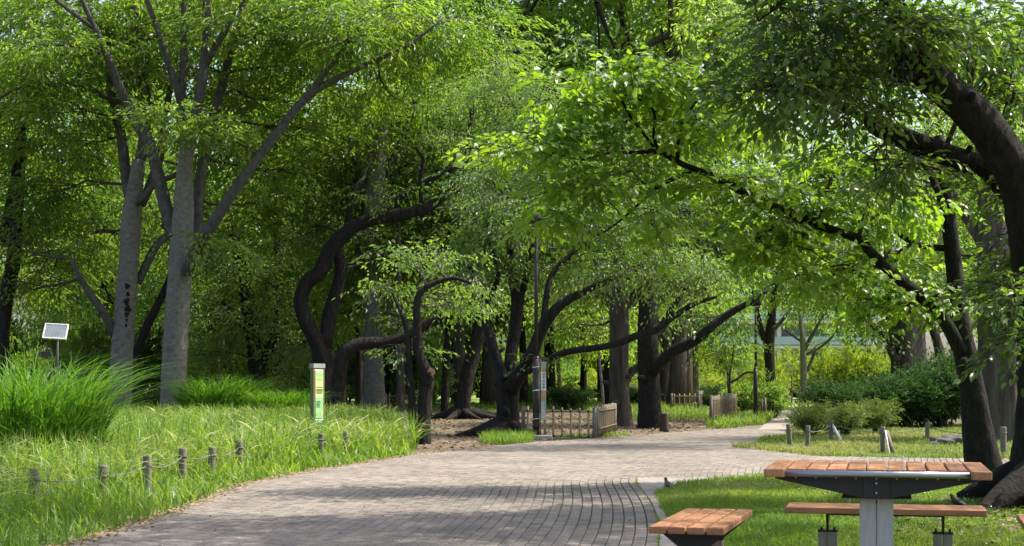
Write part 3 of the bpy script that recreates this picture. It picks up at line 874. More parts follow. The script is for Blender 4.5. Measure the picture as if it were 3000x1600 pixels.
# --- left: two big zelkovas
make_tree('zelkova_tree', 'thickest pale grey trunk, forking into upright limbs and one long limb leaning right', 48.0,
          [[(506, 1240, 0, 42), (512, 1050, 0, 36), (521, 900, 0, 32), (530, 760, 0, 31), (537, 620, 0, 30), (541, 500, 0, 25), (552, 410, 0, 21), (562, 330, 0, 17)],
           [(520, 700, 0, 17), (495, 640, .2, 19), (466, 524, .4, 19), (437, 419, .5, 17), (402, 361, .5, 17), (361, 280, .3, 14), (314, 163, 0, 11), (280, 87, -.2, 9), (245, 10, -.3, 7), (215, -60, -.3, 5)],
           [(280, 87, -.2, 7), (227, 47, -.4, 7), (163, 0, -.6, 5), (100, -50, -.8, 4)],
           [(545, 470, .1, 15), (533, 380, .3, 14), (530, 291, .3, 13), (541, 146, .3, 11), (538, 0, .3, 9), (540, -90, .3, 6)],
           [(530, 310, .3, 10), (512, 240, .1, 11), (495, 186, 0, 10), (466, 99, -.2, 9), (431, 0, -.4, 7), (400, -80, -.4, 5)],
           [(556, 400, 0, 16), (575, 330, -.2, 15), (588, 262, -.3, 15), (602, 146, -.3, 13), (606, 0, -.3, 12), (606, -100, -.3, 9)],
           [(600, 190, -.3, 10), (623, 151, -.5, 10), (658, 93, -.7, 10), (699, 35, -.8, 9), (740, -30, -.8, 7)],
           [(555, 760, .5, 15), (576, 690, .9, 16), (586, 524, 1.2, 15), (607, 437, 1.4, 14), (640, 291, 1.4, 13), (670, 175, 1.3, 12), (697, 70, 1.2, 10), (715, -40, 1.2, 8)],
           [(546, 800, -.3, 17), (582, 716, -.6, 18), (640, 629, -.8, 17), (699, 541, -1, 16), (758, 458, -1, 14), (816, 384, -1, 13), (898, 285, -1.1, 11), (991, 227, -1.2, 9), (1108, 175, -1.2, 7), (1212, 122, -1.2, 5), (1290, 60, -1.2, 3)],
           [(898, 285, -1.1, 8), (950, 215, -1.3, 8), (1010, 140, -1.5, 7), (1058, 70, -1.6, 6)],
           [(700, 60, 1.2, 5), (770, 30, .9, 5), (860, 10, .7, 4), (960, 15, .5, 3)]],
          [(250, 40, 2, 190, 100, 2, 250), (420, 10, 5, 180, 80, 2, 190), (650, 10, 5, 170, 80, 2, 190), (80, -10, 4, 170, 80, 2, 160), (820, -20, 4, 170, 70, 2, 170), (520, -90, 0, 300, 60, 3, 240), (1100, -60, 2, 260, 60, 3, 220), (420, 120, 3, 150, 110, 2, 200), (600, 200, 3, 180, 110, 2, 230), (760, 110, 1.5, 190, 100, 2.5, 270), (900, 40, 0, 210, 90, 2.5, 270),
           (1000, 230, 4, 210, 110, 2, 270), (1180, 120, 2, 210, 110, 2.5, 280), (1330, 80, 1, 170, 100, 2, 210), (850, 330, 5, 190, 100, 2, 230), (1050, 410, 7, 170, 80, 2, 190), (1250, 310, 7, 170, 90, 2, 200),
           (700, 430, 3, 140, 80, 2, 150), (610, 365, -2, 90, 28, 1, 60), (520, 345, -2, 70, 24, 1, 40), (900, 520, 7, 160, 80, 2, 180), (760, 590, 6, 140, 80, 2, 150), (1010, 120, -2.5, 80, 36, 1.2, 40),
           (1420, 170, 6, 110, 100, 2, 120), (200, 130, -1, 150, 40, 1.3, 80), (590, 690, -1, 55, 26, .8, 24), (1130, 40, -2, 150, 50, 1.5, 90)],
          ZEL, M['bark_pale'], M['leaf_zelkova'], 101, sides=20, wob=0.055, twigs=6)
make_tree('zelkova_tree', 'pale trunk with dark vertical scars on its bark, left of the thickest pale trunk', 50.5,
          [[(345, 1238, 0, 36), (358, 1050, 0, 32), (368, 900, 0, 30), (378, 760, 0, 29), (385, 650, 0, 31), (395, 560, 0, 24), (408, 470, 0, 19)],
           [(385, 600, 0, 16), (372, 540, .3, 16), (360, 430, .5, 15), (340, 330, .6, 13), (323, 250, .7, 11), (320, 150, .7, 8), (310, 40, .7, 6)],
           [(402, 520, 0, 16), (420, 420, .1, 17), (437, 338, .2, 18), (420, 250, .2, 15), (402, 116, .2, 12), (390, 0, .2, 10), (385, -90, .2, 7)],
           [(415, 600, 0, 12), (440, 540, .3, 14), (468, 460, .5, 13), (484, 350, .6, 11), (500, 250, .6, 8)],
           [(405, 830, .2, 10), (425, 785, .3, 12), (460, 716, .4, 12), (497, 685, .5, 11)],
           [(400, 600, -.2, 8), (450, 545, -.4, 9), (520, 510, -.5, 8)],
           [(336, 985, 0, 12), (318, 945, -.2, 12), (291, 899, -.3, 12), (262, 858, -.4, 10), (235, 815, -.5, 8), (210, 760, -.6, 5)],
           [(365, 305, .4, 8), (300, 280, .1, 8), (240, 248, -.2, 7), (150, 250, -.4, 6), (60, 256, -.6, 4), (-20, 300, -.6, 3)]],
          [(60, 80, 2, 170, 110, 2, 210), (140, 220, 1.5, 190, 80, 2, 210), (330, 160, 3, 170, 90, 2, 180), (90, 380, 3, 150, 90, 2, 180), (250, 420, 3, 140, 90, 2, 160), (180, 560, 3, 130, 80, 2, 150), (50, 640, 4, 120, 80, 2, 120),
           (250, 680, 3, 110, 80, 2, 110), (440, 40, 3, 130, 80, 2, 120), (60, 210, -1.5, 130, 35, 1.2, 80), (210, 320, -1, 130, 35, 1.2, 70), (450, 620, 3, 80, 60, 1.5, 60), (160, 780, 3, 120, 60, 1.6, 90), (60, 840, 5, 120, 60, 2, 90)],
          ZEL, M['bark_pale'], M['leaf_zelkova'], 102, sides=20, wob=0.055, twigs=6)
# bark scars of the second zelkova: flakes standing proud of the trunk
scar_tree = [o for o in COL.objects if o.name.startswith('zelkova_tree')][1]
for (px, py, w, h) in ((372, 838, 8, 9), (374, 862, 6, 7), (370, 884, 9, 12), (374, 905, 11, 10), (371, 921, 7, 8), (371, 938, 3, 5), (369, 953, 4, 5)):
    sb = Buf()
    c = P(px, py, 50.5 - 0.335)
    a_ = np.linspace(0, 6.28, 10, endpoint=False)
    rr = 1 + 0.3 * np.sin(3 * a_ + px)
    ring = np.column_stack([c[0] + np.cos(a_) * rr * w * .011, np.full(10, c[1]) + 0.03, c[2] + np.sin(a_) * rr * h * .011])
    ring2 = ring.copy(); ring2[:, 1] -= 0.045; ring2[:, [0, 2]] = c[[0, 2]] + (ring[:, [0, 2]] - c[[0, 2]]) * 0.75
    v = np.vstack([ring, ring2, [c[0], c[1] - .005, c[2]]])
    k = np.arange(10)
    sb.add(v, np.stack([k, (k + 1) % 10, 10 + (k + 1) % 10, 10 + k], -1), np.stack([10 + k, 10 + (k + 1) % 10, np.full(10, 20)], -1))
    sb.obj('bark_scar', M['bark_dark'], scar_tree, origin=tuple(scar_tree.location))
make_tree('leaning_tree', 'slim dark trunk leaning right between the two pale trunks', 53.0,
          [[(398, 1225, 0, 13), (394, 1090, 0, 13), (402, 1030, 0, 13), (430, 955, 0, 13), (462, 895, 0, 12), (492, 832, 0, 11), (520, 760, 0, 8), (560, 660, 0, 5)]],
          [(560, 640, 1, 110, 70, 1.6, 90), (480, 700, 2, 90, 60, 1.5, 60), (620, 740, 1, 80, 50, 1.5, 50)], CHE, M['bark_cherry'], M['leaf_cherry'], 103, twigs=6)
make_tree('woodland_tree', 'dark slender trunk at the far left edge, bending right as it rises', 54.0,
          [[(6, 1215, 0, 20), (8, 1050, 0, 20), (12, 940, 0, 20), (24, 830, 0, 20), (42, 740, 0, 19), (52, 640, 0, 17), (57, 540, 0, 14), (62, 430, 0, 13), (70, 330, 0, 12), (95, 260, 0, 9), (115, 180, 0, 7)],
           [(0, 720, .3, 12), (20, 640, .4, 14), (40, 540, .4, 11), (46, 440, .4, 10), (52, 340, .4, 9), (40, 240, .4, 6)],
           [(75, 330, 0, 8), (30, 300, -.2, 8), (-30, 380, -.3, 6)]],
          [(20, 250, 2, 150, 100, 2, 150), (140, 480, 2, 130, 80, 2, 120), (-40, 500, 2, 120, 100, 2, 100), (110, 680, 2, 120, 60, 2, 90), (0, 820, 4, 90, 60, 2, 60)], ZEL, M['bark_cherry'], M['leaf_zelkova'], 104, twigs=6)
make_tree('woodland_tree', 'thick dark trunk in deep shade with low leafy branches, left of the olive notice board', 60.0,
          [[(760, 1205, 0, 34), (752, 1100, 0, 27), (738, 990, 0, 22), (725, 900, 0, 20), (712, 780, 0, 17), (690, 700, 0, 14), (660, 560, 0, 11)],
           [(765, 1080, 0, 14), (800, 1000, 0, 14), (815, 900, 0, 12), (815, 700, 0, 10), (810, 520, 0, 8)],
           [(740, 1010, .3, 9), (700, 940, .2, 8), (650, 880, 0, 6)]],
          [(780, 830, -1, 120, 90, 2, 150), (650, 800, -1, 120, 80, 2, 130), (700, 950, -1, 120, 60, 1.8, 110), (850, 970, -1, 80, 60, 1.5, 80), (600, 930, 0, 100, 70, 1.8, 90), (880, 700, 0, 130, 90, 2, 130), (640, 640, 1, 140, 90, 2, 120), (830, 1080, 1, 60, 40, 1.2, 45), (610, 1040, 1, 90, 50, 1.5, 70)],
          CHE, M['bark_cherry'], M['leaf_cherry'], 105, twigs=6)
# --- middle: old cherries
make_tree('cherry_tree', 'twisting dark trunk behind the olive notice board, one long limb sweeping up rightwards', 51.5,
          [[(958, 1240, 0, 34), (952, 1120, 0, 29), (946, 1040, 0, 30), (930, 1000, 0, 24), (895, 938, 0, 22), (881, 876, 0, 21), (900, 825, 0, 22), (936, 795, 0, 22), (960, 740, 0, 22), (1000, 690, 0, 22), (1050, 655, 0, 20), (1108, 638, 0, 18), (1177, 628, 0, 20), (1241, 614, 0, 18), (1311, 562, 0, 15), (1346, 512, 0, 12), (1370, 442, 0, 10), (1376, 373, 0, 8), (1388, 310, 0, 6)],
           [(950, 1020, 0, 20), (966, 920, .3, 20), (988, 850, .4, 20), (1000, 790, .4, 18), (990, 730, .2, 17)],
           [(1241, 614, 0, 8), (1230, 540, -.3, 7), (1240, 470, -.4, 6), (1215, 430, -.5, 4)],
           [(1320, 555, 0, 7), (1420, 560, .3, 6), (1520, 545, .4, 5), (1620, 520, .5, 3)],
           [(1376, 430, 0, 5), (1450, 430, 0, 4), (1540, 400, 0, 3)],
           [(1150, 590, .5, 10), (1200, 560, .7, 10), (1290, 510, .9, 8), (1340, 490, 1, 6)],
           [(1010, 690, .3, 8), (1035, 570, .5, 10), (1060, 530, .6, 8)]],
          [(1150, 500, 4, 170, 70, 1.6, 170), (1260, 440, 4, 170, 90, 1.6, 180), (1420, 330, 3, 140, 90, 1.6, 170), (1000, 590, 4.5, 120, 70, 1.6, 110), (1380, 660, 3, 130, 60, 1.5, 120), (900, 690, 4, 100, 70, 1.6, 90), (1290, 390, 0, 90, 40, 1, 40), (1130, 560, -.5, 70, 24, .8, 22), (1450, 560, .5, 70, 30, 1, 30), (1090, 760, 4, 120, 60, 2, 100),
           (1220, 720, 3, 140, 60, 2, 120), (1340, 760, 3, 110, 60, 2, 90), (1160, 890, 4, 110, 50, 1.5, 70), (1470, 470, 3.5, 110, 80, 1.6, 110), (1100, 330, 6, 140, 80, 2, 120), (880, 1010, 3, 50, 50, 1.2, 40), (1030, 900, 5, 70, 70, 1.5, 60)],
          CHE, M['bark_cherry'], M['leaf_cherry'], 106, sides=14, wob=0.09, twigs=6)
make_tree('cherry_tree', 'dark trunk hooking over to a long horizontal limb that crosses the pale straight trunk', 49.5,
          [[(992, 1245, 0, 22), (990, 1160, 0, 20), (996, 1080, 0, 20), (1012, 1034, 0, 20), (1045, 1012, 0, 19), (1085, 1006, 0, 18), (1131, 1004, 0, 17), (1183, 988, 0, 17), (1225, 965, 0, 16), (1268, 942, 0, 17), (1300, 922, 0, 18), (1340, 893, 0, 15), (1380, 868, 0, 14), (1420, 842, 0, 11), (1455, 800, 0, 8)]],
          [(1440, 800, 1, 80, 50, 1.5, 60), (1330, 850, 2, 80, 40, 1.5, 50), (1210, 930, 2, 70, 35, 1.2, 36)], CHE, M['bark_cherry'], M['leaf_cherry'], 107, sides=14, wob=0.09, twigs=6)
make_tree('plane_tree', 'pale smooth straight trunk with dark knots crossed by a dark horizontal limb', 54.0,
          [[(1098, 1235, 0, 34), (1096, 1150, 0, 31), (1094, 1040, 0, 28), (1093, 930, 0, 25), (1090, 850, 0, 22), (1092, 760, 0, 24), (1095, 680, 0, 29), (1098, 610, 0, 32), (1105, 500, 0, 24), (1120, 380, 0, 18)],
           [(1085, 860, 0, 10), (1066, 800, 0, 11), (1052, 760, 0, 11), (1048, 690, 0, 9)],
           [(1090, 620, 0, 16), (1060, 520, .5, 14), (1020, 400, 1, 10), (980, 280, 1, 7)],
           [(1110, 600, 0, 16), (1150, 480, .5, 12), (1200, 350, 1, 9), (1240, 230, 1, 6)]],
          [(1050, 300, 3, 180, 120, 2.5, 180), (1220, 250, 3, 170, 110, 2.5, 170), (950, 420, 3, 130, 90, 2, 110), (1010, 800, 2, 60, 60, 1.3, 40), (1140, 800, 2, 50, 50, 1.2, 34)],
          ZEL, M['bark_pale'], M['leaf_zelkova'], 108, sides=18, wob=0.05, twigs=6)
make_tree('young_tree', 'small two-stemmed tree with a sawn reddish limb stub at the end of the tall grass', 30.8,
          [[(1240, 1310, 0, 24), (1243, 1230, 0, 19), (1246, 1160, 0, 19), (1251, 1110, 0, 19), (1236, 1060, 0, 15), (1224, 1030, 0, 14), (1221, 945, 0, 12), (1223, 880, 0, 11), (1240, 848, 0, 10), (1282, 826, 0, 8), (1330, 815, 0, 6), (1380, 830, 0, 4)],
           [(1228, 1290, 0, 12), (1212, 1255, 0, 12), (1206, 1160, 0, 11), (1200, 1080, 0, 10), (1196, 1000, 0, 8), (1180, 930, 0, 6), (1150, 860, 0, 4)],
           [(1249, 1130, -.05, 13), (1256, 1104, -.1, 12), (1262, 1091, -.14, 11)]],
          [(1150, 830, 1, 60, 40, .8, 26), (1270, 880, 1, 50, 26, .7, 22), (1200, 770, 1, 80, 40, .8, 36), (1330, 900, 1, 60, 24, .7, 22), (1190, 1030, .6, 40, 18, .5, 12), (1300, 770, 1, 80, 36, .8, 36), (1400, 820, .5, 50, 22, .6, 20)],
          dict(CHE, len=0.115, spray=0.6), M['bark_cherry'], M['leaf_cherry'], 109, twigs=3)
yt = [o for o in COL.objects if o.name.startswith('young_tree')][0]
cb = Buf()
c = P(1264, 1090, 30.64)
a_ = np.linspace(0, 6.28, 14, endpoint=False)
ring = np.column_stack([c[0] + .068 * np.cos(a_) - .01, np.full(14, c[1]), c[2] + .072 * np.sin(a_)])
v = np.vstack([ring, ring + np.array([.02, -.05, .0]), [c + np.array([.015, -.056, 0])]])
k = np.arange(14)
cb.add(v, np.stack([k, (k + 1) % 14, 14 + (k + 1) % 14, 14 + k], -1), np.stack([14 + k, 14 + (k + 1) % 14, np.full(14, 28)], -1))
cb.obj('sawn_face', M['cut_wood'], yt, origin=tuple(yt.location), smooth=False)
make_tree('cherry_tree', 'broad dark cherry trunk forking low beside the lamp post with the banner', 35.6,
          [[(1482, 1282, 0, 42), (1484, 1210, 0, 33), (1486, 1150, 0, 32), (1490, 1100, 0, 32)],
           [(1480, 1130, 0, 22), (1462, 1070, .2, 17), (1443, 1010, .3, 17), (1425, 950, .4, 15), (1416, 900, .4, 12), (1400, 830, .4, 9), (1370, 780, .4, 6)],
           [(1495, 1110, .3, 20), (1500, 1030, .6, 18), (1510, 950, .8, 18), (1516, 880, .9, 17), (1500, 800, 1, 13), (1490, 700, 1, 9), (1470, 600, 1, 6)],
           [(1495, 1140, -.2, 24), (1530, 1085, -.5, 20), (1560, 1030, -.7, 20), (1585, 970, -.8, 18), (1612, 925, -.9, 17), (1650, 888, -1, 14), (1700, 860, -1, 12), (1760, 832, -1, 10), (1815, 805, -1, 8), (1870, 780, -1, 5)],
           [(1540, 1090, -.6, 11), (1580, 1070, -.9, 11), (1633, 1040, -1.1, 10), (1691, 1025, -1.3, 10), (1761, 1018, -1.5, 10), (1820, 1003, -1.6, 10), (1866, 985, -1.7, 10), (1924, 966, -1.8, 9), (1982, 922, -1.8, 8), (2040, 887, -1.8, 7), (2100, 870, -1.8, 4)],
           [(1590, 960, -.8, 11), (1600, 870, -.5, 9), (1620, 800, -.3, 8), (1680, 740, -.1, 6), (1740, 690, 0, 4)],
           [(1514, 900, .9, 10), (1540, 820, 1, 10), (1556, 740, 1.2, 9), (1580, 650, 1.3, 7), (1600, 560, 1.4, 5)],
           [(1416, 905, .4, 8), (1440, 860, .2, 8), (1460, 800, 0, 7), (1430, 700, -.1, 5)]],
          [(1470, 540, 1, 110, 70, 1.6, 110), (1580, 470, 2, 190, 100, 1.6, 220), (1500, 650, .5, 160, 70, 1.5, 160), (1660, 610, 0, 150, 70, 1.5, 150), (1800, 660, -.8, 150, 65, 1.4, 160), (1930, 745, -1, 140, 60, 1.3, 140), (2060, 815, -1.2, 100, 50, 1.2, 100),
           (1700, 770, .5, 130, 45, 1.3, 100), (1480, 760, .5, 130, 50, 1.3, 100), (1400, 790, 1.5, 70, 36, 1.3, 40), (1560, 330, 2.5, 170, 110, 1.7, 190), (1470, 260, 3.5, 120, 110, 1.7, 120), (1680, 320, 4, 150, 100, 1.7, 140), (1850, 530, 2, 140, 80, 1.5, 130), (1920, 400, 3, 130, 80, 1.5, 110),
           (1600, 1050, -.9, 36, 14, .4, 14), (1850, 790, -1.2, 120, 40, 1, 80), (1430, 640, 1, 70, 40, 1.3, 40)],
          dict(CHE, len=0.115, spray=0.62), M['bark_cherry'], M['leaf_pale'], 110, sides=18, wob=0.10, twigs=4)
make_tree('woodland_tree', 'straight near-black trunk by the stump post at the middle of the path edge', 41.5,
          [[(1905, 1262, 0, 37), (1904, 1160, 0, 33), (1902, 1060, 0, 33), (1899, 960, 0, 33), (1900, 860, 0, 31), (1902, 760, 0, 27), (1905, 640, 0, 20), (1910, 500, 0, 14)],
           [(1912, 1090, -.2, 18), (1945, 1055, -.4, 17), (1975, 1028, -.6, 17), (2035, 998, -.8, 15), (2075, 965, -1, 13), (2110, 938, -1, 12), (2160, 905, -1.1, 10), (2205, 880, -1.2, 8), (2250, 850, -1.2, 5)],
           [(1912, 1000, .4, 13), (1945, 950, .7, 13), (1975, 895, .9, 10), (2010, 850, 1, 8), (2040, 790, 1, 5)],
           [(1905, 800, 0, 14), (1960, 700, .6, 10), (2020, 620, 1, 7)]],
          [(1980, 640, 2, 180, 80, 2, 180), (2080, 560, 3, 150, 80, 2, 130), (2150, 720, 2, 110, 70, 1.6, 100), (2060, 740, 2, 130, 70, 1.8, 120), (2200, 620, 3, 130, 90, 2, 120), (2110, 930, .5, 80, 36, 1, 50), (1820, 620, 3, 120, 70, 2, 90), (1760, 540, 3, 130, 80, 2, 110)],
          CHE, M['bark_dark'], M['leaf_shrub'], 111, sides=16, wob=0.08, twigs=6)
make_tree('woodland_tree', 'brown ridged trunk behind the bamboo fence corner with one pale curved limb', 43.8,
          [[(1822, 1256, 0, 36), (1818, 1180, 0, 31), (1816, 1080, 0, 28), (1815, 980, 0, 28), (1812, 900, 0, 27), (1812, 820, 0, 22), (1815, 720, 0, 15)],
           [(1830, 1130, .2, 11), (1845, 1095, .3, 12), (1868, 1077, .3, 11), (1892, 1070, .3, 10)],
           [(1815, 920, .3, 12), (1850, 880, .5, 12), (1870, 830, .7, 10), (1880, 780, .8, 7)],
           [(1808, 930, 0, 11), (1780, 880, .1, 10), (1760, 820, .2, 8), (1740, 760, .2, 5)]],
          [(1740, 830, 2, 110, 70, 1.8, 100), (1640, 880, 2.5, 100, 60, 1.8, 80), (1840, 760, 2, 100, 60, 1.8, 90), (1700, 950, 3, 90, 45, 1.5, 60), (1960, 900, 3, 70, 50, 1.4, 50)],
          CHE, M['bark_brown'], M['leaf_wood'], 112, sides=16, wob=0.07, flute=(6, 0.06), twigs=6)
# --- right
make_tree('mulberry_tree', 'dark mottled leaning trunk behind the picnic table, big bright leaves on a drooping limb', 18.5,
          [[(2895, 1424, 0, 62), (2878, 1340, 0, 50), (2862, 1240, 0, 42), (2846, 1130, 0, 36), (2828, 1040, 0, 34), (2815, 970, 0, 31), (2806, 890, .05, 27), (2795, 790, .1, 25), (2785, 690, .1, 23), (2772, 580, .1, 21), (2762, 490, .15, 20), (2750, 400, .2, 16)],
           [(2818, 1030, -.05, 24), (2782, 965, -.1, 21), (2742, 905, -.15, 19), (2700, 868, -.2, 20), (2655, 835, -.25, 17), (2607, 795, -.3, 16), (2555, 745, -.3, 14), (2514, 700, -.35, 14), (2433, 672, -.4, 13), (2316, 627, -.5, 13), (2200, 574, -.55, 12), (2100, 522, -.6, 11), (2000, 482, -.65, 9), (1930, 445, -.7, 8), (1860, 448, -.7, 5), (1790, 448, -.7, 4), (1700, 470, -.7, 3)],
           [(1930, 445, -.7, 5), (1915, 400, -.75, 5), (1916, 325, -.8, 4), (1870, 290, -.8, 3)],
           [(1915, 430, -.7, 4), (1850, 345, -.9, 4), (1815, 280, -1, 3)],
           [(1985, 470, -.6, 6), (1990, 400, -.5, 5), (2030, 310, -.5, 4), (2100, 240, -.5, 3)],
           [(2030, 500, -.6, 7), (1930, 545, -.75, 6), (1870, 600, -.85, 4), (1800, 660, -.9, 3), (1750, 690, -1, 2)],
           [(2785, 690, .1, 12), (2730, 520, -.1, 10), (2640, 460, -.2, 8), (2560, 420, -.3, 6)],
           [(2790, 730, .1, 10), (2700, 720, .2, 9), (2640, 690, .3, 8), (2580, 650, .3, 5)]],
          [(1760, 225, -.9, 150, 42, .5, 70), (1930, 215, -.8, 130, 40, .5, 62), (2080, 215, -.6, 90, 42, .45, 42), (1640, 290, -1, 80, 40, .4, 34), (1560, 430, -1, 110, 60, .45, 48), (1700, 400, -.9, 120, 55, .45, 48), (1980, 360, -.7, 100, 60, .45, 46), (1740, 545, -.9, 120, 40, .4, 40), (1640, 620, -1, 80, 40, .4, 26), (1930, 620, -.8, 90, 30, .4, 26), (1850, 500, -.8, 90, 30, .4, 26),
           (2100, 330, -.6, 80, 50, .4, 34), (2230, 610, -.5, 120, 60, .5, 60), (2110, 540, -.6, 90, 40, .4, 34), (2400, 650, -.3, 130, 70, .5, 70), (2340, 540, -.4, 90, 60, .45, 44), (2450, 490, -.3, 90, 70, .45, 46), (2560, 570, -.2, 110, 80, .5, 64), (2300, 740, -.3, 110, 45, .45, 46), (2450, 790, -.2, 110, 50, .45, 46), (2570, 880, -.1, 80, 45, .4, 32), (2620, 620, .6, 70, 60, .4, 40), (2220, 700, -.4, 60, 40, .4, 22), (2620, 770, .5, 60, 36, .4, 24), (2640, 900, -.2, 60, 30, .35, 20), (2750, 860, -.3, 50, 30, .3, 14)],
          BRO, M['bark_dark'], M['leaf_broad'], 113, sides=24, wob=0.06, twigs=1, leaf_parts=300, nsub=7)
sp = lambda c, r, n: (np.array(c, float), np.array(r, float), n)
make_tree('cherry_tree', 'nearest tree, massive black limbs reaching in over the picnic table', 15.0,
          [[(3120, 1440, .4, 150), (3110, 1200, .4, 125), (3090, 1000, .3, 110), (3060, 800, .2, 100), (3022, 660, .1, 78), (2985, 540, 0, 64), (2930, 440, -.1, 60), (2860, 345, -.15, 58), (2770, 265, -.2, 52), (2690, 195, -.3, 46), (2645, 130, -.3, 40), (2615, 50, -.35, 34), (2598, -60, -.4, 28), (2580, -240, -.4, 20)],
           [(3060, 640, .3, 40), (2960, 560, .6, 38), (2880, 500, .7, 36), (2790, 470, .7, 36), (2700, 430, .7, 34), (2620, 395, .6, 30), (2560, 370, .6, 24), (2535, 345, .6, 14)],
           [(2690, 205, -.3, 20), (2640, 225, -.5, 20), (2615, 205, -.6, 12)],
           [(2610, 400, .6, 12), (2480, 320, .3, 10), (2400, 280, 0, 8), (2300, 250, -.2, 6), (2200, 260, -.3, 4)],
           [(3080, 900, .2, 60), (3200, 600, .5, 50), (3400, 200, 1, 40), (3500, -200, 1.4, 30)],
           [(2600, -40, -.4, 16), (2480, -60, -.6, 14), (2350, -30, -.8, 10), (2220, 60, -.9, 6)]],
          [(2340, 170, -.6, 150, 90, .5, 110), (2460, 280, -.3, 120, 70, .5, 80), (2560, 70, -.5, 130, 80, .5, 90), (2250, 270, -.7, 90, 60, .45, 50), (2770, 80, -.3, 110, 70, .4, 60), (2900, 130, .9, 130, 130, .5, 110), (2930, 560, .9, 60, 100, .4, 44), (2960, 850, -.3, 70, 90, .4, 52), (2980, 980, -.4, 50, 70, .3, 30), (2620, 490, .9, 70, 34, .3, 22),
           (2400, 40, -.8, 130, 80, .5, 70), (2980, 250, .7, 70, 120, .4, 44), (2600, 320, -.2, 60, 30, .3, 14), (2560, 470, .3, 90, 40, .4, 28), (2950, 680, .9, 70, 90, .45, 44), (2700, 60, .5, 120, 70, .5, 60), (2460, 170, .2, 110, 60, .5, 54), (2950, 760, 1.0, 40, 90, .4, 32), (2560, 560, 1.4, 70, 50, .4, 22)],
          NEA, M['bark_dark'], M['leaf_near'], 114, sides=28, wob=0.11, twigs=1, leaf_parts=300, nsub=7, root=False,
          extra_pts=[sp((4.9, 12.6, 7.2), (2.4, 1.2, .8), 513), sp((2.4, 12.6, 7.4), (1.7, .8, .5), 334), sp((0.2, 12.9, 7.6), (1.6, .4, .4), 133), sp((1.0, 14.7, 7.9), (2.8, .4, .4), 256), sp((3.9, 10.7, 6.2), (2.2, .5, .5), 223), sp((1.2, 11.3, 6.6), (1.9, .45, .35), 133), sp((7.5, 12.2, 6.6), (2.2, 1.6, 1.0), 312), sp((6.0, 9.6, 6.0), (2.0, 1.0, .7), 223), sp((3.6, 14.7, 7.0), (3.2, .5, .4), 468), sp((3.2, 13.7, 6.8), (3.0, .35, .3), 334), sp((5.2, 17.8, 8.4), (2.2, .6, .5), 189)])  # unseen crown clumps above the frame, placed and shaped for their shade
make_tree('gnarled_tree', 'very thick gnarled grey-brown trunk with buttress roots at the right edge', 31.7,
          [[(2935, 1308, 0, 78), (2930, 1220, 0, 64), (2925, 1120, 0, 60), (2925, 1010, 0, 56), (2920, 900, 0, 54), (2912, 800, 0, 50), (2905, 690, 0, 42), (2895, 560, 0, 34), (2880, 400, 0, 26)],
           [(2990, 1306, -.2, 34), (2976, 1240, -.2, 28), (2968, 1180, -.1, 24), (2964, 1090, 0, 16)],
           [(3030, 1302, -.4, 18), (3000, 1262, -.3, 20), (2982, 1210, -.2, 16)],
           [(2910, 760, 0, 26), (2840, 640, .4, 20), (2760, 540, .8, 14), (2690, 470, 1, 9)],
           [(2915, 780, 0, 26), (2990, 620, .4, 22), (3060, 460, .8, 16)]],
          [(2760, 560, 1.5, 150, 110, 1.6, 150), (2900, 440, 1.5, 160, 120, 1.7, 160), (3020, 620, 1.5, 120, 120, 1.5, 110), (2650, 440, 2.5, 140, 110, 1.7, 120), (2780, 760, 2, 100, 70, 1.4, 80), (2980, 820, 1.5, 80, 80, 1.3, 60), (2740, 280, 3, 170, 110, 1.7, 140), (2940, 220, 3, 150, 110, 1.7, 120), (2330, 110, -2.5, 170, 80, 1.5, 190), (2520, 160, -2, 150, 90, 1.5, 170), (2700, 110, -1, 170, 110, 1.6, 180), (2420, 10, -1, 200, 80, 1.6, 190), (2150, 60, -2, 110, 60, 1.3, 90)],
          dict(CHE, len=0.115, spray=0.62), M['bark_brown'], M['leaf_wood'], 115, sides=26, wob=0.10, flute=(5, 0.07), twigs=4)
make_tree('gnarled_tree', 'thick double-ribbed brown trunk standing out of the dark hedge', 47.0,
          [[(2668, 1238, 0, 50), (2666, 1120, 0, 48), (2660, 1030, 0, 45), (2655, 950, 0, 46), (2655, 890, 0, 44), (2660, 840, 0, 30)],
           [(2640, 940, 0, 22), (2622, 880, .2, 20), (2610, 800, .4, 17), (2600, 700, .5, 12), (2590, 600, .6, 8)],
           [(2675, 930, 0, 24), (2690, 870, .2, 20), (2720, 800, .4, 16), (2760, 700, .6, 11)],
           [(2622, 1050, -.2, 13), (2612, 1030, -.3, 12), (2608, 1018, -.3, 10)],
           [(2630, 1040, 0, 10), (2560, 960, 0, 7), (2500, 900, 0, 5), (2440, 850, 0, 3)],
           [(2735, 1190, .8, 16), (2760, 1090, 1, 16), (2745, 1000, 1, 13), (2720, 930, 1, 11), (2700, 860, 1, 9)]],
          [(2590, 840, .5, 110, 50, 1.6, 90), (2480, 790, 1, 110, 60, 1.7, 90), (2700, 740, 1, 120, 80, 1.8, 110), (2420, 700, 2, 130, 80, 1.8, 110), (2600, 640, 2, 150, 90, 1.9, 140), (2800, 830, 1, 90, 60, 1.5, 70), (2440, 870, .5, 80, 40, 1.3, 50), (2560, 520, 3, 150, 100, 2, 130), (2730, 560, 3, 130, 90, 2, 110), (2360, 600, 3, 130, 80, 2, 100), (2300, 470, 4, 150, 100, 2, 130), (2460, 400, 4, 150, 110, 2, 130), (2540, 960, .5, 70, 36, 1.2, 40), (2800, 960, 2, 70, 60, 1.3, 50)],
          CHE, M['bark_brown'], M['leaf_wood'], 116, sides=26, wob=0.05, flute=(4, 0.13), twigs=6)
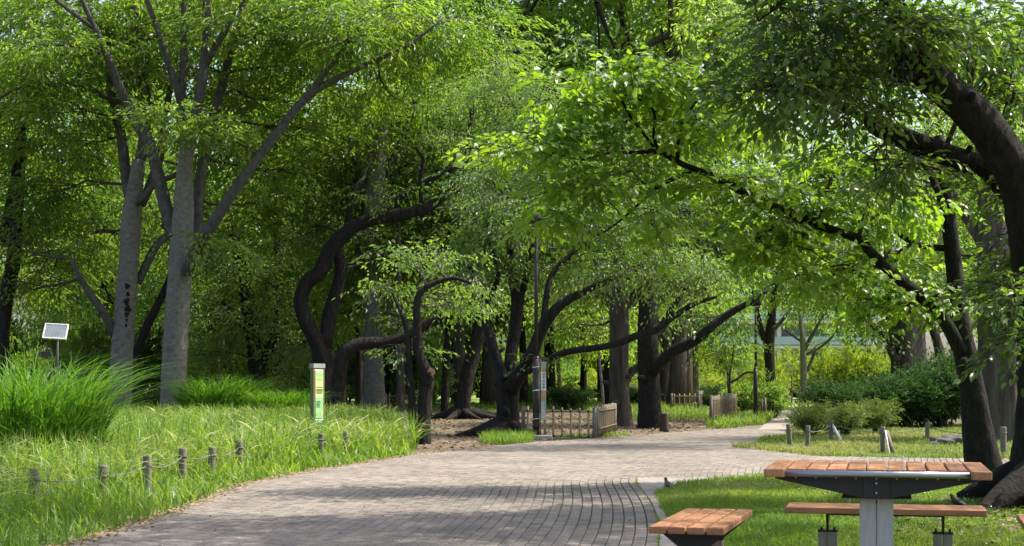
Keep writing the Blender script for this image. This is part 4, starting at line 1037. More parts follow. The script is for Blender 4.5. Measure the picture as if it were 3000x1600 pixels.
make_tree('pale_tree', 'slender sunlit grey tree with spreading limbs in front of the pale building', 98.0,
          [[(2352, 1178, 0, 11), (2354, 1110, 0, 11), (2354, 1050, 0, 9.5), (2352, 1000, 0, 8), (2347, 960, 0, 6), (2340, 900, 0, 4)],
           [(2355, 1030, 0, 6), (2375, 990, 0, 6), (2400, 945, 0, 4), (2425, 900, 0, 3)],
           [(2358, 1040, 0, 4), (2400, 1020, 0, 4), (2440, 985, 0, 3.5), (2480, 930, 0, 2.5)],
           [(2362, 1090, .4, 5), (2378, 1055, .6, 5), (2390, 1020, .6, 4)],
           [(2346, 1000, 0, 3.5), (2315, 978, 0, 3), (2290, 960, 0, 2)]],
          [(2350, 880, 1, 90, 40, 2.5, 60), (2430, 880, 1, 90, 36, 2.5, 56), (2280, 880, 1, 80, 30, 2.5, 30), (2470, 960, 1, 60, 24, 2, 30), (2380, 810, 2, 110, 50, 3, 80), (2430, 1000, 0, 36, 10, 1.2, 12)],
          dict(ZEL, len=0.24, spray=1.4, clump=6), M['bark_pale'], M['leaf_broad'], 117, twigs=0)
make_tree('woodland_tree', 'dark forked trunk standing behind the second lamp post', 88.0,
          [[(2262, 1180, 0, 19), (2258, 1100, 0, 16), (2254, 1030, 0, 15), (2258, 960, 0, 14), (2264, 890, 0, 11), (2275, 820, 0, 8)],
           [(2250, 1020, 0, 9), (2236, 985, 0, 9), (2226, 950, 0, 8), (2215, 900, 0, 6), (2200, 840, 0, 4)],
           [(2262, 970, 0, 6), (2290, 940, .2, 5), (2320, 900, .3, 3)]],
          [(2230, 830, 0, 110, 50, 3, 90), (2320, 780, 1, 120, 60, 3, 100), (2190, 740, 1, 120, 70, 3, 100), (2260, 660, 2, 130, 70, 3.5, 110), (2400, 720, 3, 120, 60, 3.5, 90)],
          dict(ZEL, len=0.24, spray=1.4, clump=6), M['bark_dark'], M['leaf_shrub'], 118, twigs=0)

# --- trunks of the wood one can tell apart between the near trees
WOOD = dict(ZEL, len=0.22, spray=1.25, wid=0.42)
for i, (px, py, w, top, lean, bark, lab) in enumerate([
        (1174, 1226, 14, 760, -4, 'bark_brown', 'straight brown trunk in the dirt right of the pale straight trunk'),
        (1352, 1227, 25, 800, 55, 'bark_cherry', 'dark trunk leaning right with spreading roots in the bare dirt'),
        (1303, 1225, 13, 780, 10, 'bark_cherry', 'thin dark trunk just left of the leaning rooted trunk'),
        (1424, 1190, 20, 700, 4, 'bark_cherry', 'dark double trunk in the turf left of the forked cherry'),
        (1052, 1214, 13, 720, 2, 'bark_cherry', 'narrow dark trunk in shade left of the pale straight trunk'),
        (883, 1178, 17, 760, -3, 'bark_dark', 'short-looking dark trunk in deep shade behind the reed clump'),
        (1710, 1182, 11, 700, 0, 'bark_dark', 'slim black trunk standing behind the open bamboo fence'),
        (1763, 1186, 14, 690, -3, 'bark_dark', 'black trunk beside two thin pale stems behind the bamboo fence'),
        (1950, 1194, 18, 700, 0, 'bark_brown', 'grey-brown trunk right of the near-black trunk at the meadow'),
        (2030, 1178, 17, 700, 3, 'bark_brown', 'ridged trunk in front of the sunny meadow beside a stub'),
        (622, 1186, 12, 700, 4, 'bark_dark', 'dark trunk in shade above the middle reed clump'),
        (250, 1178, 11, 640, -6, 'bark_dark', 'thin dark trunk in the wood left of the scarred trunk'),
        (1248, 1180, 9, 700, 4, 'bark_dark', 'thin dark far trunk behind the low bamboo rail'),
        (1640, 1172, 8, 720, -6, 'bark_brown', 'slim grey trunk in bright undergrowth right of the lamp post'),
        (960, 1170, 10, 700, 2, 'bark_dark', 'far dark trunk seen between the two twisting cherry trunks')]):
    Y = F * EYE / (py - HY)
    sc = 55.0 / Y
    st = [[(px, py, 0, w), (px + lean * .3, py - 120 * sc, 0, w * .86), (px + lean, py - 260 * sc, 0, w * .75), (px + lean * 1.3, py - 420 * sc, 0, w * .55), (px + lean * 1.5, py - 560 * sc, 0, w * .3)],
          [(px + lean * .9, py - 240 * sc, 0, w * .5), (px + lean - 40 * sc, py - 330 * sc, .4, w * .42), (px + lean - 80 * sc, py - 460 * sc, .8, w * .22)],
          [(px + lean * 1.1, py - 290 * sc, 0, w * .45), (px + lean + 50 * sc, py - 380 * sc, .4, w * .36), (px + lean + 110 * sc, py - 500 * sc, .8, w * .2)]]
    bl = [(px + lean + dx * sc, py - dy * sc, dd, 120 * sc, 60 * sc, 2.2, 75) for dx, dy, dd in ((-90, 470, 2), (90, 520, 2), (0, 620, 3), (-150, 580, 3), (160, 640, 3), (20, 400, 3.5), (-60, 720, 3))]
    make_tree('woodland_tree', lab, Y, st, bl, dict(WOOD, len=0.0034 * Y + 0.03, spray=0.018 * Y + .3), M[bark], M['leaf_wood' if i % 3 else 'leaf_zelkova'], 200 + i, twigs=0, nsub=6)


# ------------------------------------------------------------------ the far wood: a few kinds of tree, each copied with its parts
def proto_tree(h, spread, clear, nleaf, seed, leafm, bark, squash=0.55):
    g_ = np.random.default_rng(seed)
    b_ = Buf()
    top = h * 0.62
    pts = [np.array([g_.normal(0, .25) * (z / h) * 2, g_.normal(0, .25) * (z / h) * 2, z]) for z in np.linspace(-0.1, top, 6)]
    rad = np.linspace(0.0125 * h, 0.005 * h, 6)
    rad[0] *= 1.3
    tube(b_, pts, rad, 9, 2, 0.06, seed=seed)
    sk = catmull(np.array(pts), 3)
    for i in range(6):
        a = i * 2.4 + g_.normal(0, .4)
        z0 = clear * g_.uniform(.85, 1.3)
        st = np.array([np.interp(z0, sk[:, 2], sk[:, 0]), np.interp(z0, sk[:, 2], sk[:, 1]), z0])
        e = np.array([math.cos(a) * spread * .7, math.sin(a) * spread * .7, z0 + (h - z0) * g_.uniform(.45, .75)])
        m_ = (st + e) / 2 + np.array([math.cos(a), math.sin(a), -.3]) * spread * .06
        tube(b_, [st, m_, e], [.006 * h, .0045 * h, .002 * h], 6, 3, 0.05, seed=seed + i)
        sk = np.vstack([sk, [m_, e]])
    blobs = []
    for i in range(18):
        f = (i + .5) / 18
        z = clear + (h - clear) * (0.10 + 0.86 * f)
        w = spread * math.sqrt(max(0.05, 1 - ((f - .38) / .66) ** 2))
        a = i * 2.4 + g_.normal(0, .3)
        rr = w * g_.uniform(.35, .72)
        rb = spread * g_.uniform(.34, .48)
        blobs.append((np.array([math.cos(a) * rr, math.sin(a) * rr, z]), np.array([rb, rb, rb * squash]), int(nleaf / 18 / 14)))
    sp_ = dict(k=14, spray=1.35, spread=0.32, len=0.30, wid=0.44, droop=0.15, sag=.25, hang=.3)
    base_, d, s, nn, L, ti, C_, ax, SL, bid = leaves_in(blobs, sp_, seed)
    for bi, (c, r, n_) in enumerate(blobs):
        k_ = int(np.argmin(np.linalg.norm(sk - c, axis=1)))
        branch(b_, sk[k_], c, .006 * h, .002 * h, g_, 4)
    return b_.mesh('trunk', M[bark], smooth=True), crown_buf(base_, d, s, nn, L, ti, sp_['wid']).mesh('crown', M[leafm])


protos = [proto_tree(17, 5.2, 4.5, 13500, 31, 'leaf_wood', 'bark_cherry'), proto_tree(21, 5.8, 6.0, 15500, 32, 'leaf_zelkova', 'bark_dark'),
          proto_tree(14, 4.8, 2.8, 13000, 33, 'leaf_wood', 'bark_cherry'), proto_tree(24, 5.0, 7.0, 12500, 34, 'leaf_zelkova', 'bark_brown', 0.6), proto_tree(11, 4.6, 1.6, 14000, 35, 'leaf_zelkova', 'bark_cherry')]


def far_tree(pi, x, y, s, label, group):
    o = thing('far_tree', label, 'tree', (x, y, 0), random.uniform(0, 6.28), group)
    o.scale = (s, s, s * random.uniform(.92, 1.1))
    put(bpy.data.objects.new('trunk', protos[pi][0]), parent=o)
    c = put(bpy.data.objects.new('crown', protos[pi][1]), parent=o)
    c['kind'] = 'stuff'


left_lab = 'one of the trees of the dense shaded wood behind the pale trunks on the left'
mid_lab = 'one of the tall sunlit trees closing the view beyond the dirt clearing'
right_lab = 'one of the leafy trees beyond the hedge on the right side'
for y, xs in ((66, (-26, -10)), (76, (-29, -17, -5)), (88, (-33, -22, -11)), (102, (-36, -26, -16, -5)), (122, (-44, -33, -22, -11)), (145, (-50, -40, -30, -20, -10))):
    for x in xs:
        far_tree(random.choice((0, 1, 2, 4, 4, 2)) if y < 100 else random.choice((0, 1, 3)), x + random.uniform(-1.3, 1.3), y + random.uniform(-2.5, 2.5), random.uniform(.85, 1.2), left_lab, 'trees of the shaded wood')
for y, xs in ((70, (-2.5, 3.5)), (78, (0.5, 7.0)), (88, (-4, 3)), (215, (-10, 0, 10, 22, 33, 44))):
    for x in xs:
        far_tree(random.choice((0, 1, 3, 3)), x + random.uniform(-1.2, 1.2), y + random.uniform(-2, 2), random.uniform(.95, 1.25), mid_lab, 'tall trees beyond the clearing')
for x, y in ((7.2, 69), (9.0, 82), (5.0, 76), (-1, 75)):
    far_tree(3, x, y, random.uniform(1.15, 1.3), mid_lab, 'tall trees beyond the clearing')
for y, xs in ((60, (20, 25)), (72, (22.5, 29)), (92, (30, 36)), (112, (40, 46)), (150, (42, 52))):
    for x in xs:
        far_tree(random.choice((0, 2, 1)) if y < 80 else random.choice((0, 1, 3)), x + random.uniform(-1.2, 1.2), y + random.uniform(-2, 2), random.uniform(.8, 1.1), right_lab, 'trees beyond the hedge')


# ------------------------------------------------------------------ shrubs
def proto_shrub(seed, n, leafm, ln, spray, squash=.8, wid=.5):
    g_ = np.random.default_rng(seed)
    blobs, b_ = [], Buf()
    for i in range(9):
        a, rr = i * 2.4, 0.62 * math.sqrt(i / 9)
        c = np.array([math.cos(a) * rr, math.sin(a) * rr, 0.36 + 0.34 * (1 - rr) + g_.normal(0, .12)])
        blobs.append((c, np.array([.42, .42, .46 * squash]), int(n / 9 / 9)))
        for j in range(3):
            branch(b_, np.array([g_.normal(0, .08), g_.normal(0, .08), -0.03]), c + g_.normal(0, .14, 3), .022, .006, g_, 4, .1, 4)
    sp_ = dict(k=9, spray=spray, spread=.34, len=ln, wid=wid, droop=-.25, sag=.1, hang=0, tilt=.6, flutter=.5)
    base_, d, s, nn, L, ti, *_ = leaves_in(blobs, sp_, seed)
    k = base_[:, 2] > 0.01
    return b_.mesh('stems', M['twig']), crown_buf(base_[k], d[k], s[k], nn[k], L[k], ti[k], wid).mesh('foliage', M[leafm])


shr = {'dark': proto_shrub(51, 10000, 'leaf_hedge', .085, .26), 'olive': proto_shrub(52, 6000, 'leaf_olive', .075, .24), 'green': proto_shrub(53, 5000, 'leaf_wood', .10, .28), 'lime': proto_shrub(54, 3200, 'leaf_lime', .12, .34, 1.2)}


def shrub(kind, px, base_py, wpx, top_py, label, group=None, Y=None, cat='shrub'):
    Y = Y or F * EYE / (base_py - HY)
    r_ = wpx * Y / F / 2 * (1.3 if kind == 'dark' else 1.1)
    h = EYE + (HY - top_py) * Y / F
    o = thing('shrub', label, cat, ((px - 1500) * Y / F, Y, 0), random.uniform(0, 6.28), group)
    o.scale = (r_, r_, h / 1.05)
    put(bpy.data.objects.new('stems', shr[kind][0]), parent=o)
    f = put(bpy.data.objects.new('foliage', shr[kind][1]), parent=o)
    f['kind'] = 'stuff'
    return o


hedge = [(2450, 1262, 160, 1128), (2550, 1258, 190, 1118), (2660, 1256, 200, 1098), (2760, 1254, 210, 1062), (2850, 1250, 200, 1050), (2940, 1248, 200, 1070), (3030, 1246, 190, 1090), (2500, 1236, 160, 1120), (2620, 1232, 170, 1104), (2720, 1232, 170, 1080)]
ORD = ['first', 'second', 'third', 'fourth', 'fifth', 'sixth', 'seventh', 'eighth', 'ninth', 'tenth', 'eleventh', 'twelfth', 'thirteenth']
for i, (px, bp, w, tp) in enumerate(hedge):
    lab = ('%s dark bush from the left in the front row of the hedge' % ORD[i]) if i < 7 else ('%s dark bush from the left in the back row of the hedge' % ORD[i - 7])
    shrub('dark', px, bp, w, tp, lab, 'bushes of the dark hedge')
rose = [shrub('olive', 2372, 1280, 150, 1178, 'low olive flowering bush at the path corner behind the leftmost rope post'),
        shrub('olive', 2476, 1278, 150, 1180, 'low olive flowering bush behind the white braced post'),
        shrub('olive', 2570, 1274, 130, 1170, 'pale-tipped bush between the low flowering bushes and the dark hedge')]
for o in rose[:2]:
    fb = Buf()
    for _ in range(16):
        a, rr = random.uniform(0, 6.28), random.uniform(.2, .9)
        c = np.array([math.cos(a) * rr, math.sin(a) * rr, 1.02 - .35 * rr + random.uniform(-.06, .08)])
        for q in range(5):
            th = q * 1.256
            e = np.array([math.cos(th), math.sin(th), .35]) * .04
            s_ = np.array([-math.sin(th), math.cos(th), 0]) * .024
            fb.add([c, c + e * .6 + s_, c + e, c + e * .6 - s_], [(0, 1, 2, 3)])
    fb.obj('blossom', M['pink_petal'], o, kind='stuff')
mid = [('green', 2172, 1224, 110, 1130, 'bright green bush between the closed bamboo fence and the second lamp post'), ('green', 2262, 1224, 110, 1128, 'bright leafy bush right of the second lamp post'),
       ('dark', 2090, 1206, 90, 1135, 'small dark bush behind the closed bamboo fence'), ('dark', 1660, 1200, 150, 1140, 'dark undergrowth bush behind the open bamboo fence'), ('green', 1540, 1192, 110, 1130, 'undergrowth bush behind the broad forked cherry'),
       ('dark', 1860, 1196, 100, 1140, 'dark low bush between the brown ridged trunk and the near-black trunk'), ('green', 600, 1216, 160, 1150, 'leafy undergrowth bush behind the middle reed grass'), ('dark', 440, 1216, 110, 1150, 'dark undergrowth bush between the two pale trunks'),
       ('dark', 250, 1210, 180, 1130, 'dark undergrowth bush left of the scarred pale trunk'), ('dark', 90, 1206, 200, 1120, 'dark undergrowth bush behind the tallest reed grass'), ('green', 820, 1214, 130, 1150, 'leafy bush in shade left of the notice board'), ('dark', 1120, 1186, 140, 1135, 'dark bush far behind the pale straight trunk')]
for k_, px, bp, w, tp, lab in mid:
    shrub(k_, px, bp, w, tp, lab)
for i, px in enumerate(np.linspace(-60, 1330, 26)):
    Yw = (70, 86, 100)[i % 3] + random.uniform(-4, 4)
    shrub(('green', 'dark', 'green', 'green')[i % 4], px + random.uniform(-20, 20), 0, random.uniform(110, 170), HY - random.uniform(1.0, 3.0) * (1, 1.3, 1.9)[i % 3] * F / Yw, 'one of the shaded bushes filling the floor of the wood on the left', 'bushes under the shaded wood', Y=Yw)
for i in range(34):
    px = 1320 + i * 40 + random.uniform(-14, 14)
    shrub(random.choice(('lime', 'green', 'lime', 'olive')), px, 1120, random.uniform(80, 140), random.uniform(1050, 1105) if px > 2120 or px < 1640 else random.uniform(1080, 1112), 'one of the bright yellow-green young bushes in the sunny meadow before the building', 'bright bushes in the far meadow', Y=random.uniform(112, 142))
for i in range(16):
    shrub(('green', 'lime', 'green')[i % 3], 1290 + i * 58 + random.uniform(-15, 15), 0, random.uniform(110, 150), random.uniform(955, 1030), 'one of the tall sunny bushes closing the far side of the meadow', 'tall bushes on the far side of the meadow', Y=random.uniform(150, 160))
for i, (px, by_, tp) in enumerate(((2395, 1150, 1075), (2440, 1150, 1050), (2500, 1158, 1030), (2550, 1150, 1045))):
    shrub('lime', px, by_, 100, tp, '%s yellow-green young maple from the left before the pale building' % ORD[i], 'young maples before the building', Y=110, cat='young tree')

# ------------------------------------------------------------------ building far behind
X0, X1, YB = 18.0, 40.0, 172.0
bld = thing('apartment_building', 'pale concrete building with long glass-railed balconies far behind the trees', 'building', (X0, YB, 0))
FL = 2.75
w = Buf(); box(w, X0, X1, YB, YB + 12, 0, FL * 6); w.obj('wall', M['wall_pale'], bld, origin=(X0, YB, 0))
for f in range(1, 7):
    z = -0.6 + FL * f
    s_ = Buf(); box(s_, X0 - .2, X1 + .2, YB - 1.5, YB + .002 * f - .003, z, z + .32); s_.obj('balcony_slab', M['wall_pale'], bld, origin=(X0, YB, 0))
    r_ = Buf(); box(r_, X0 - .1, X1 + .1, YB - 1.42, YB - 1.38, z + .42, z + 1.3); r_.obj('balcony_railing', M['rail_blue'], bld, origin=(X0, YB, 0))
    for i in range(int((X1 - X0) / 2.75)):
        xx = X0 + .5 + i * 2.75
        wd = Buf(); box(wd, xx, xx + 1.9, YB - .06, YB + .05, z + .34, z + 2.35)
        wo = wd.obj('window', M['window_glass'], bld, origin=(X0, YB, 0))
        fr = Buf(); box(fr, xx + .92, xx + .98, YB - .10, YB - .062, z + .36, z + 2.33); box(fr, xx - .07, xx - .002, YB - .1, YB - .01, z + .34, z + 2.35); box(fr, xx + 1.902, xx + 1.97, YB - .1, YB - .01, z + .34, z + 2.35)
        fr.obj('window_frame', M['wall_pale'], wo, origin=(X0, YB, 0))
for i in range(5):
    xx = X0 + i * 5.4
    c_ = Buf(); box(c_, xx, xx + .45, YB - 1.35, YB - .9, 0, FL * 6 - .6); c_.obj('column', M['wall_pale'], bld, origin=(X0, YB, 0))


# ------------------------------------------------------------------ picnic table and benches
YAW = -R(13.5)


def add_part(name, me, parent, loc=(0, 0, 0), rot=(0, 0, 0), **kw):
    o = bpy.data.objects.new(name, me)
    o.location, o.rotation_euler = loc, rot
    return put(o, parent=parent, **kw)


tab = thing('picnic_table', 'square picnic table of orange-brown planks on a grey central post with a steel front bar', 'table', (2.115, 9.10, 0), YAW)
ZT = 0.72
pw, gap, th = 0.098, 0.0115, 0.046
mid_me = bevel_box('plank', pw, 0.985, th, 0.007, M['plank'])
end_me = bevel_box('plank', pw + .012, 1.065, th, 0.008, M['plank'])
for i in range(11):
    x = (i - 5) * (pw + gap)
    if i in (0, 10): x += .006 * (1 if i else -1)
    add_part('plank', end_me if i in (0, 10) else mid_me, tab, (x, 0.0 if i in (0, 10) else 0.040, ZT - th + random.uniform(-.001, .001)))
bb = Buf(); tube(bb, [(-.492, -.488, ZT - .024), (.492, -.488, ZT - .024)], [.0185, .0185], 16, 1); bb.obj('steel_bar', M['steel'], tab, smooth=True)
bb = Buf()
ytop = ZT - th - .0015
for y_ in (-.40, .40):
    prism(bb, [(-.555, ytop), (-.555, ytop - .012), (-.085, ytop - .112), (.085, ytop - .112), (.555, ytop - .012), (.555, ytop)], 1, y_ - .005, y_ + .005)
    prism(bb, [(-.07, ytop - .001), (-.07, ytop - .111), (.07, ytop - .111), (.07, ytop - .001)], 1, y_ - .016, y_ - .0055)
bb.obj('bracket', M['black_metal'], tab)
bb = Buf(); box(bb, -.19, .19, -.395, .395, ytop - .118, ytop - .1135); bb.obj('mounting_plate', M['black_metal'], tab)
# the grey post has two pairs of staves under the plate
bb = Buf()
zt_ = ytop - .120
for xa, xb in ((-.092, -.004), (.004, .092)):
    for ya, yb in ((-.30, -.215), (-.207, -.12)):
        box(bb, xa, xb, ya, yb, 0, zt_)
box(bb, -.0038, .0038, -.29, -.13, 0, zt_ - .03)
bb.obj('post', M['alu'], tab)
bb = Buf()
for xa, xb in ((-.092, -.004), (.004, .092)):
    box(bb, xa, xb, .12, .30, 0, zt_)
bb.obj('post', M['alu'], tab)
for (x_, z_) in ((0, ytop - .03), (0, ytop - .085)):
    bb = Buf(); tube(bb, [(x_, -.4165, z_), (x_, -.4225, z_)], [.0075, .006], 12, 1); bb.obj('bolt', M['steel'], tab)
for i in range(9):
    bb = Buf(); x_ = (i - 4) * .1095; tube(bb, [(x_, -.43, ytop), (x_, -.43, ytop - .007)], [.006, .0045], 8, 1); bb.obj('bolt', M['steel'], tab)


def bench(center, yaw, label, length=1.36):
    """local x across the seat, local y along it"""
    o = thing('bench', label, 'bench', (center[0], center[1], 0), yaw, 'benches around the picnic table')
    zb, t_ = 0.365, .042
    me = bevel_box('plank', .1005, length, t_, .008, M['plank'])
    for i in range(4):
        add_part('plank', me, o, ((i - 1.5) * .1125, random.uniform(-.004, .004), zb - t_))
    zz = zb - t_ - .0015
    for y_ in (-length * .29, length * .29):
        b1 = Buf(); prism(b1, [(-.205, zz), (-.205, zz - .010), (-.06, zz - .125), (.06, zz - .125), (.205, zz - .010), (.205, zz)], 1, y_ - .006, y_ + .006)
        box(b1, -.068, .068, y_ - .068, y_ + .068, zz - .131, zz - .1255)
        b1.obj('bracket', M['black_metal'], o)
        b2 = Buf()
        for xa, xb in ((-.064, -.003), (.003, .064)):
            box(b2, xa, xb, y_ - .062, y_ - .003, 0, zz - .132); box(b2, xa, xb, y_ + .003, y_ + .062, 0, zz - .132)
        b2.obj('foot_post', M['foot_post'], o)
        for (xx, yy_) in ((-.045, -.045), (.045, .045), (-.045, .045), (.045, -.045)):
            b3 = Buf(); tube(b3, [(xx, y_ + yy_, zz - .1254), (xx, y_ + yy_, zz - .105)], [.007, .006], 8, 1); b3.obj('bolt', M['black_metal'], o)
    for x_ in (-.175, .175):
        b4 = Buf(); box(b4, x_ - .018, x_ + .018, -length * .285, length * .285, zz - .0075, zz - .0005); b4.obj('rail', M['black_metal'], o)
    return o


ux, uy = np.array([math.cos(YAW), math.sin(YAW)]), np.array([-math.sin(YAW), math.cos(YAW)])
bench((1.188, 9.73), YAW - R(2.0), 'orange-brown plank bench seen end-on left of the picnic table by the path', 1.38)
bench((2.462 + .235 * uy[0], 10.37 + .235 * uy[1]), YAW + R(90), 'orange-brown plank bench seen broadside behind the picnic table', 1.30)
bench((3.245, 9.25), YAW - R(1.0), 'bench of which only one orange corner shows right of the picnic table', 1.38)


# ------------------------------------------------------------------ rope fences
def post(px, py_top, Y, label, h=None, r_=.045, tilt=None):
    tilt = random.uniform(-.035, .035) if tilt is None else tilt
    zt = EYE + (HY - py_top) * Y / F
    x = (px - 1500) * Y / F
    o = thing('rope_post', label, 'post', (x, Y, 0), random.uniform(0, 6), 'wooden posts of the rope fences')
    b_ = Buf()
    tube(b_, [(0, 0, -.06), (tilt * .5, 0, zt * .5), (tilt, 0, zt - .012), (tilt, 0, zt)], [r_ * 1.04, r_, r_, r_ * .86], 14, 2, .025, seed=int(px))
    b_.obj('stake', M['post_wood'], o, smooth=True)
    rb = Buf()
    zr = zt - .095
    tube(rb, [(tilt * .9 + (r_ + .004) * math.cos(a), (r_ + .004) * math.sin(a), zr + .004 * math.sin(2 * a)) for a in np.linspace(0, 6.4, 13)], [.008] * 13, 6, 1)
    rb.obj('rope_loop', M['rope'], o, smooth=True)
    return np.array([x, Y, zr])


lp = [post(105, 1374, 13.8, 'weathered rope-fence post nearest the camera in the tall grass at lower left'), post(298, 1364, 14.9, 'shaded greyish rope-fence post sunk in arching grass, second from the lower left corner'),
      post(430, 1338, 16.1, 'tall clear-standing rope-fence post at the grass edge, its full length in view'), post(534, 1314, 18.1, 'rope-fence post right behind the clear-standing one, lower half in grass'),
      post(617, 1311, 19.3, 'thin rope-fence post with a dark rope band, deep in grass'), post(701, 1291, 21.0, 'pale-topped rope-fence post where the left rope ends', r_=.05),
      post(940, 1270, 24.0, 'rope-fence post directly below the olive notice board'), post(1013, 1264, 25.3, 'thin rope-fence post right of the notice board, nearly hidden by grass', r_=.04)]
rp = [post(2315, 1243, 29.6, 'leftmost rope-fence post at the corner of the side lawn'), post(2366, 1248, 28.2, 'rope-fence post in front of the low flowering bush, second from the path corner'), post(2435, 1231, 32.2, 'rope-fence post with a white pipe brace'),
      post(2588, 1251, 26.8, 'rope-fence post with a brown wooden brace, in the middle of the side lawn'), post(2716, 1237, 31.2, 'rope-fence post before the dark hedge left of the leaning trunk'), post(2940, 1252, 25.4, 'mossy rope-fence post right of the leaning trunk', r_=.05)]


def rope(points, label, sag=.06):
    b_ = Buf()
    for a, c in zip(points[:-1], points[1:]):
        t_ = np.linspace(0, 1, 9)[:, None]
        p = a + (c - a) * t_
        p[:, 2] -= (sag * 4 * t_ * (1 - t_))[:, 0] * min(1, np.linalg.norm(c - a) / 2)
        tube(b_, p, [.007] * 9, 6, 1)
    o = b_.obj('fence_rope', M['rope'], smooth=True)
    o['label'], o['category'] = label, 'rope'


rope([np.array([-5.2, 13.0, .30])] + lp[:6], 'sagging grey rope strung through the posts in the left tall grass')
rope([rp[0], rp[1], rp[2]], 'grey rope in front of the low flowering bushes')
rope([rp[2], rp[3], rp[4]], 'grey rope crossing the middle of the side lawn', .03)
rope([rp[4], rp[4] + np.array([1.6, 0.3, -.12]), np.array([9.2, 29.5, .2])], 'slack grey rope sinking to the ground before the dark hedge', .1)


def brace(px0, py0, px1, py1, Y, mat, label, r_=.028):
    a, c = P(px0, py0, Y - .06), P(px1, py1, Y - .35)
    c[2] = 0.0
    b_ = Buf()
    tube(b_, [a, (a + c) / 2, c], [r_, r_, r_], 10, 1)
    o = b_.obj('brace_pole', mat, smooth=True)
    o['label'], o['category'] = label, 'brace'


brace(2440, 1246, 2466, 1284, 32.2, M['white_paint'], 'white pipe leaning on a rope-fence post before the low bushes')
brace(2597, 1264, 2618, 1318, 26.8, M['post_wood'], 'brown wooden brace leaning on the middle rope-fence post', .035)
brace(2594, 1262, 2606, 1316, 26.6, M['white_paint'], 'thin pale stick crossing the brown wooden brace', .011)

# ------------------------------------------------------------------ stump post, rocks, roots
b_ = Buf(); tube(b_, [G(1946, 1265) + [0, 0, -.05], G(1946, 1265) + [0, 0, .2], G(1946, 1265) + [0, 0, .43], G(1946, 1265) + [0, 0, .445]], [.125, .11, .108, .10], 16, 2, .04, seed=4)
o = b_.obj('wooden_stump', M['bark_brown'], smooth=True); o['label'], o['category'] = 'short thick stump post at the path edge beside the near-black trunk', 'stump'


def rock(px, py, sx, sy, sz, label, mat='rock', cat='rock'):
    bm = bmesh.new()
    bmesh.ops.create_icosphere(bm, subdivisions=4, radius=1)
    for v in bm.verts:
        c = v.co
        n_ = 1 + .16 * math.sin(3.1 * c.x + px) + .12 * math.sin(5.3 * c.y + 2 * c.z + py) + .07 * math.sin(11 * c.z + 7 * c.x)
        v.co = Vector((c.x * sx * n_, c.y * sy * n_, c.z * sz * n_))
    me = bpy.data.meshes.new('rock'); bm.to_mesh(me); bm.free(); me.materials.append(M[mat])
    for p in me.polygons: p.use_smooth = True
    o = bpy.data.objects.new('rock', me); o.location = G(px, py); o['label'], o['category'] = label, cat
    COL.objects.link(o)


rock(2795, 1305, .46, .4, .22, 'low dark mound of rock left of the leaning trunk on the side lawn')
rock(2992, 1376, .22, .3, .10, 'flat dark stone at the right edge beside the cross path')
rock(1395, 1268, .5, .4, .06, 'flat dark root swelling in the dirt left of the forked cherry')
# roots of the nearest tree reaching into the lawn
nt_ = [o for o in COL.objects if o.get('label', '').startswith('nearest tree')][0]
for pts, rad in (([(5.35, 15.2, .45), (4.95, 14.9, .26), (4.55, 14.6, .10), (4.2, 14.3, -.03)], [.28, .22, .14, .05]), ([(5.3, 15.1, .3), (5.0, 14.3, .16), (4.75, 13.6, .03), (4.6, 13.2, -.05)], [.24, .17, .11, .05]), ([(5.4, 15.5, .4), (4.9, 15.7, .2), (4.5, 15.8, .02)], [.25, .16, .07])):
    b_ = Buf(); tube(b_, pts, rad, 14, 4, .09, seed=9); b_.obj('root', M['bark_dark'], nt_, origin=tuple(nt_.location), smooth=True)
for src, dirs in (('dark trunk leaning right with spreading', ((-1.5, -.3), (1.6, -.4), (2.4, .2), (-.5, -.9), (.7, -1))), ('broad dark cherry trunk', ((-1.2, -.5), (.9, -.5), (-.6, -.9))), ('dark mottled leaning', ((-.55, -.2), (.5, -.3)))):
    t_ = [o for o in COL.objects if o.get('label', '').startswith(src)][0]
    k_ = .5 if src.startswith('dark m') else 1
    for dx, dy in dirs:
        b_ = Buf(); tube(b_, [(0, 0, .30 * k_), (dx * .45, dy * .45, .10 * k_), (dx, dy, -.04)], [.20 * k_, .13 * k_, .05 * k_], 10, 4, .08, seed=int(dx * 10) + 50); b_.obj('root', M['bark_cherry'], t_, smooth=True)

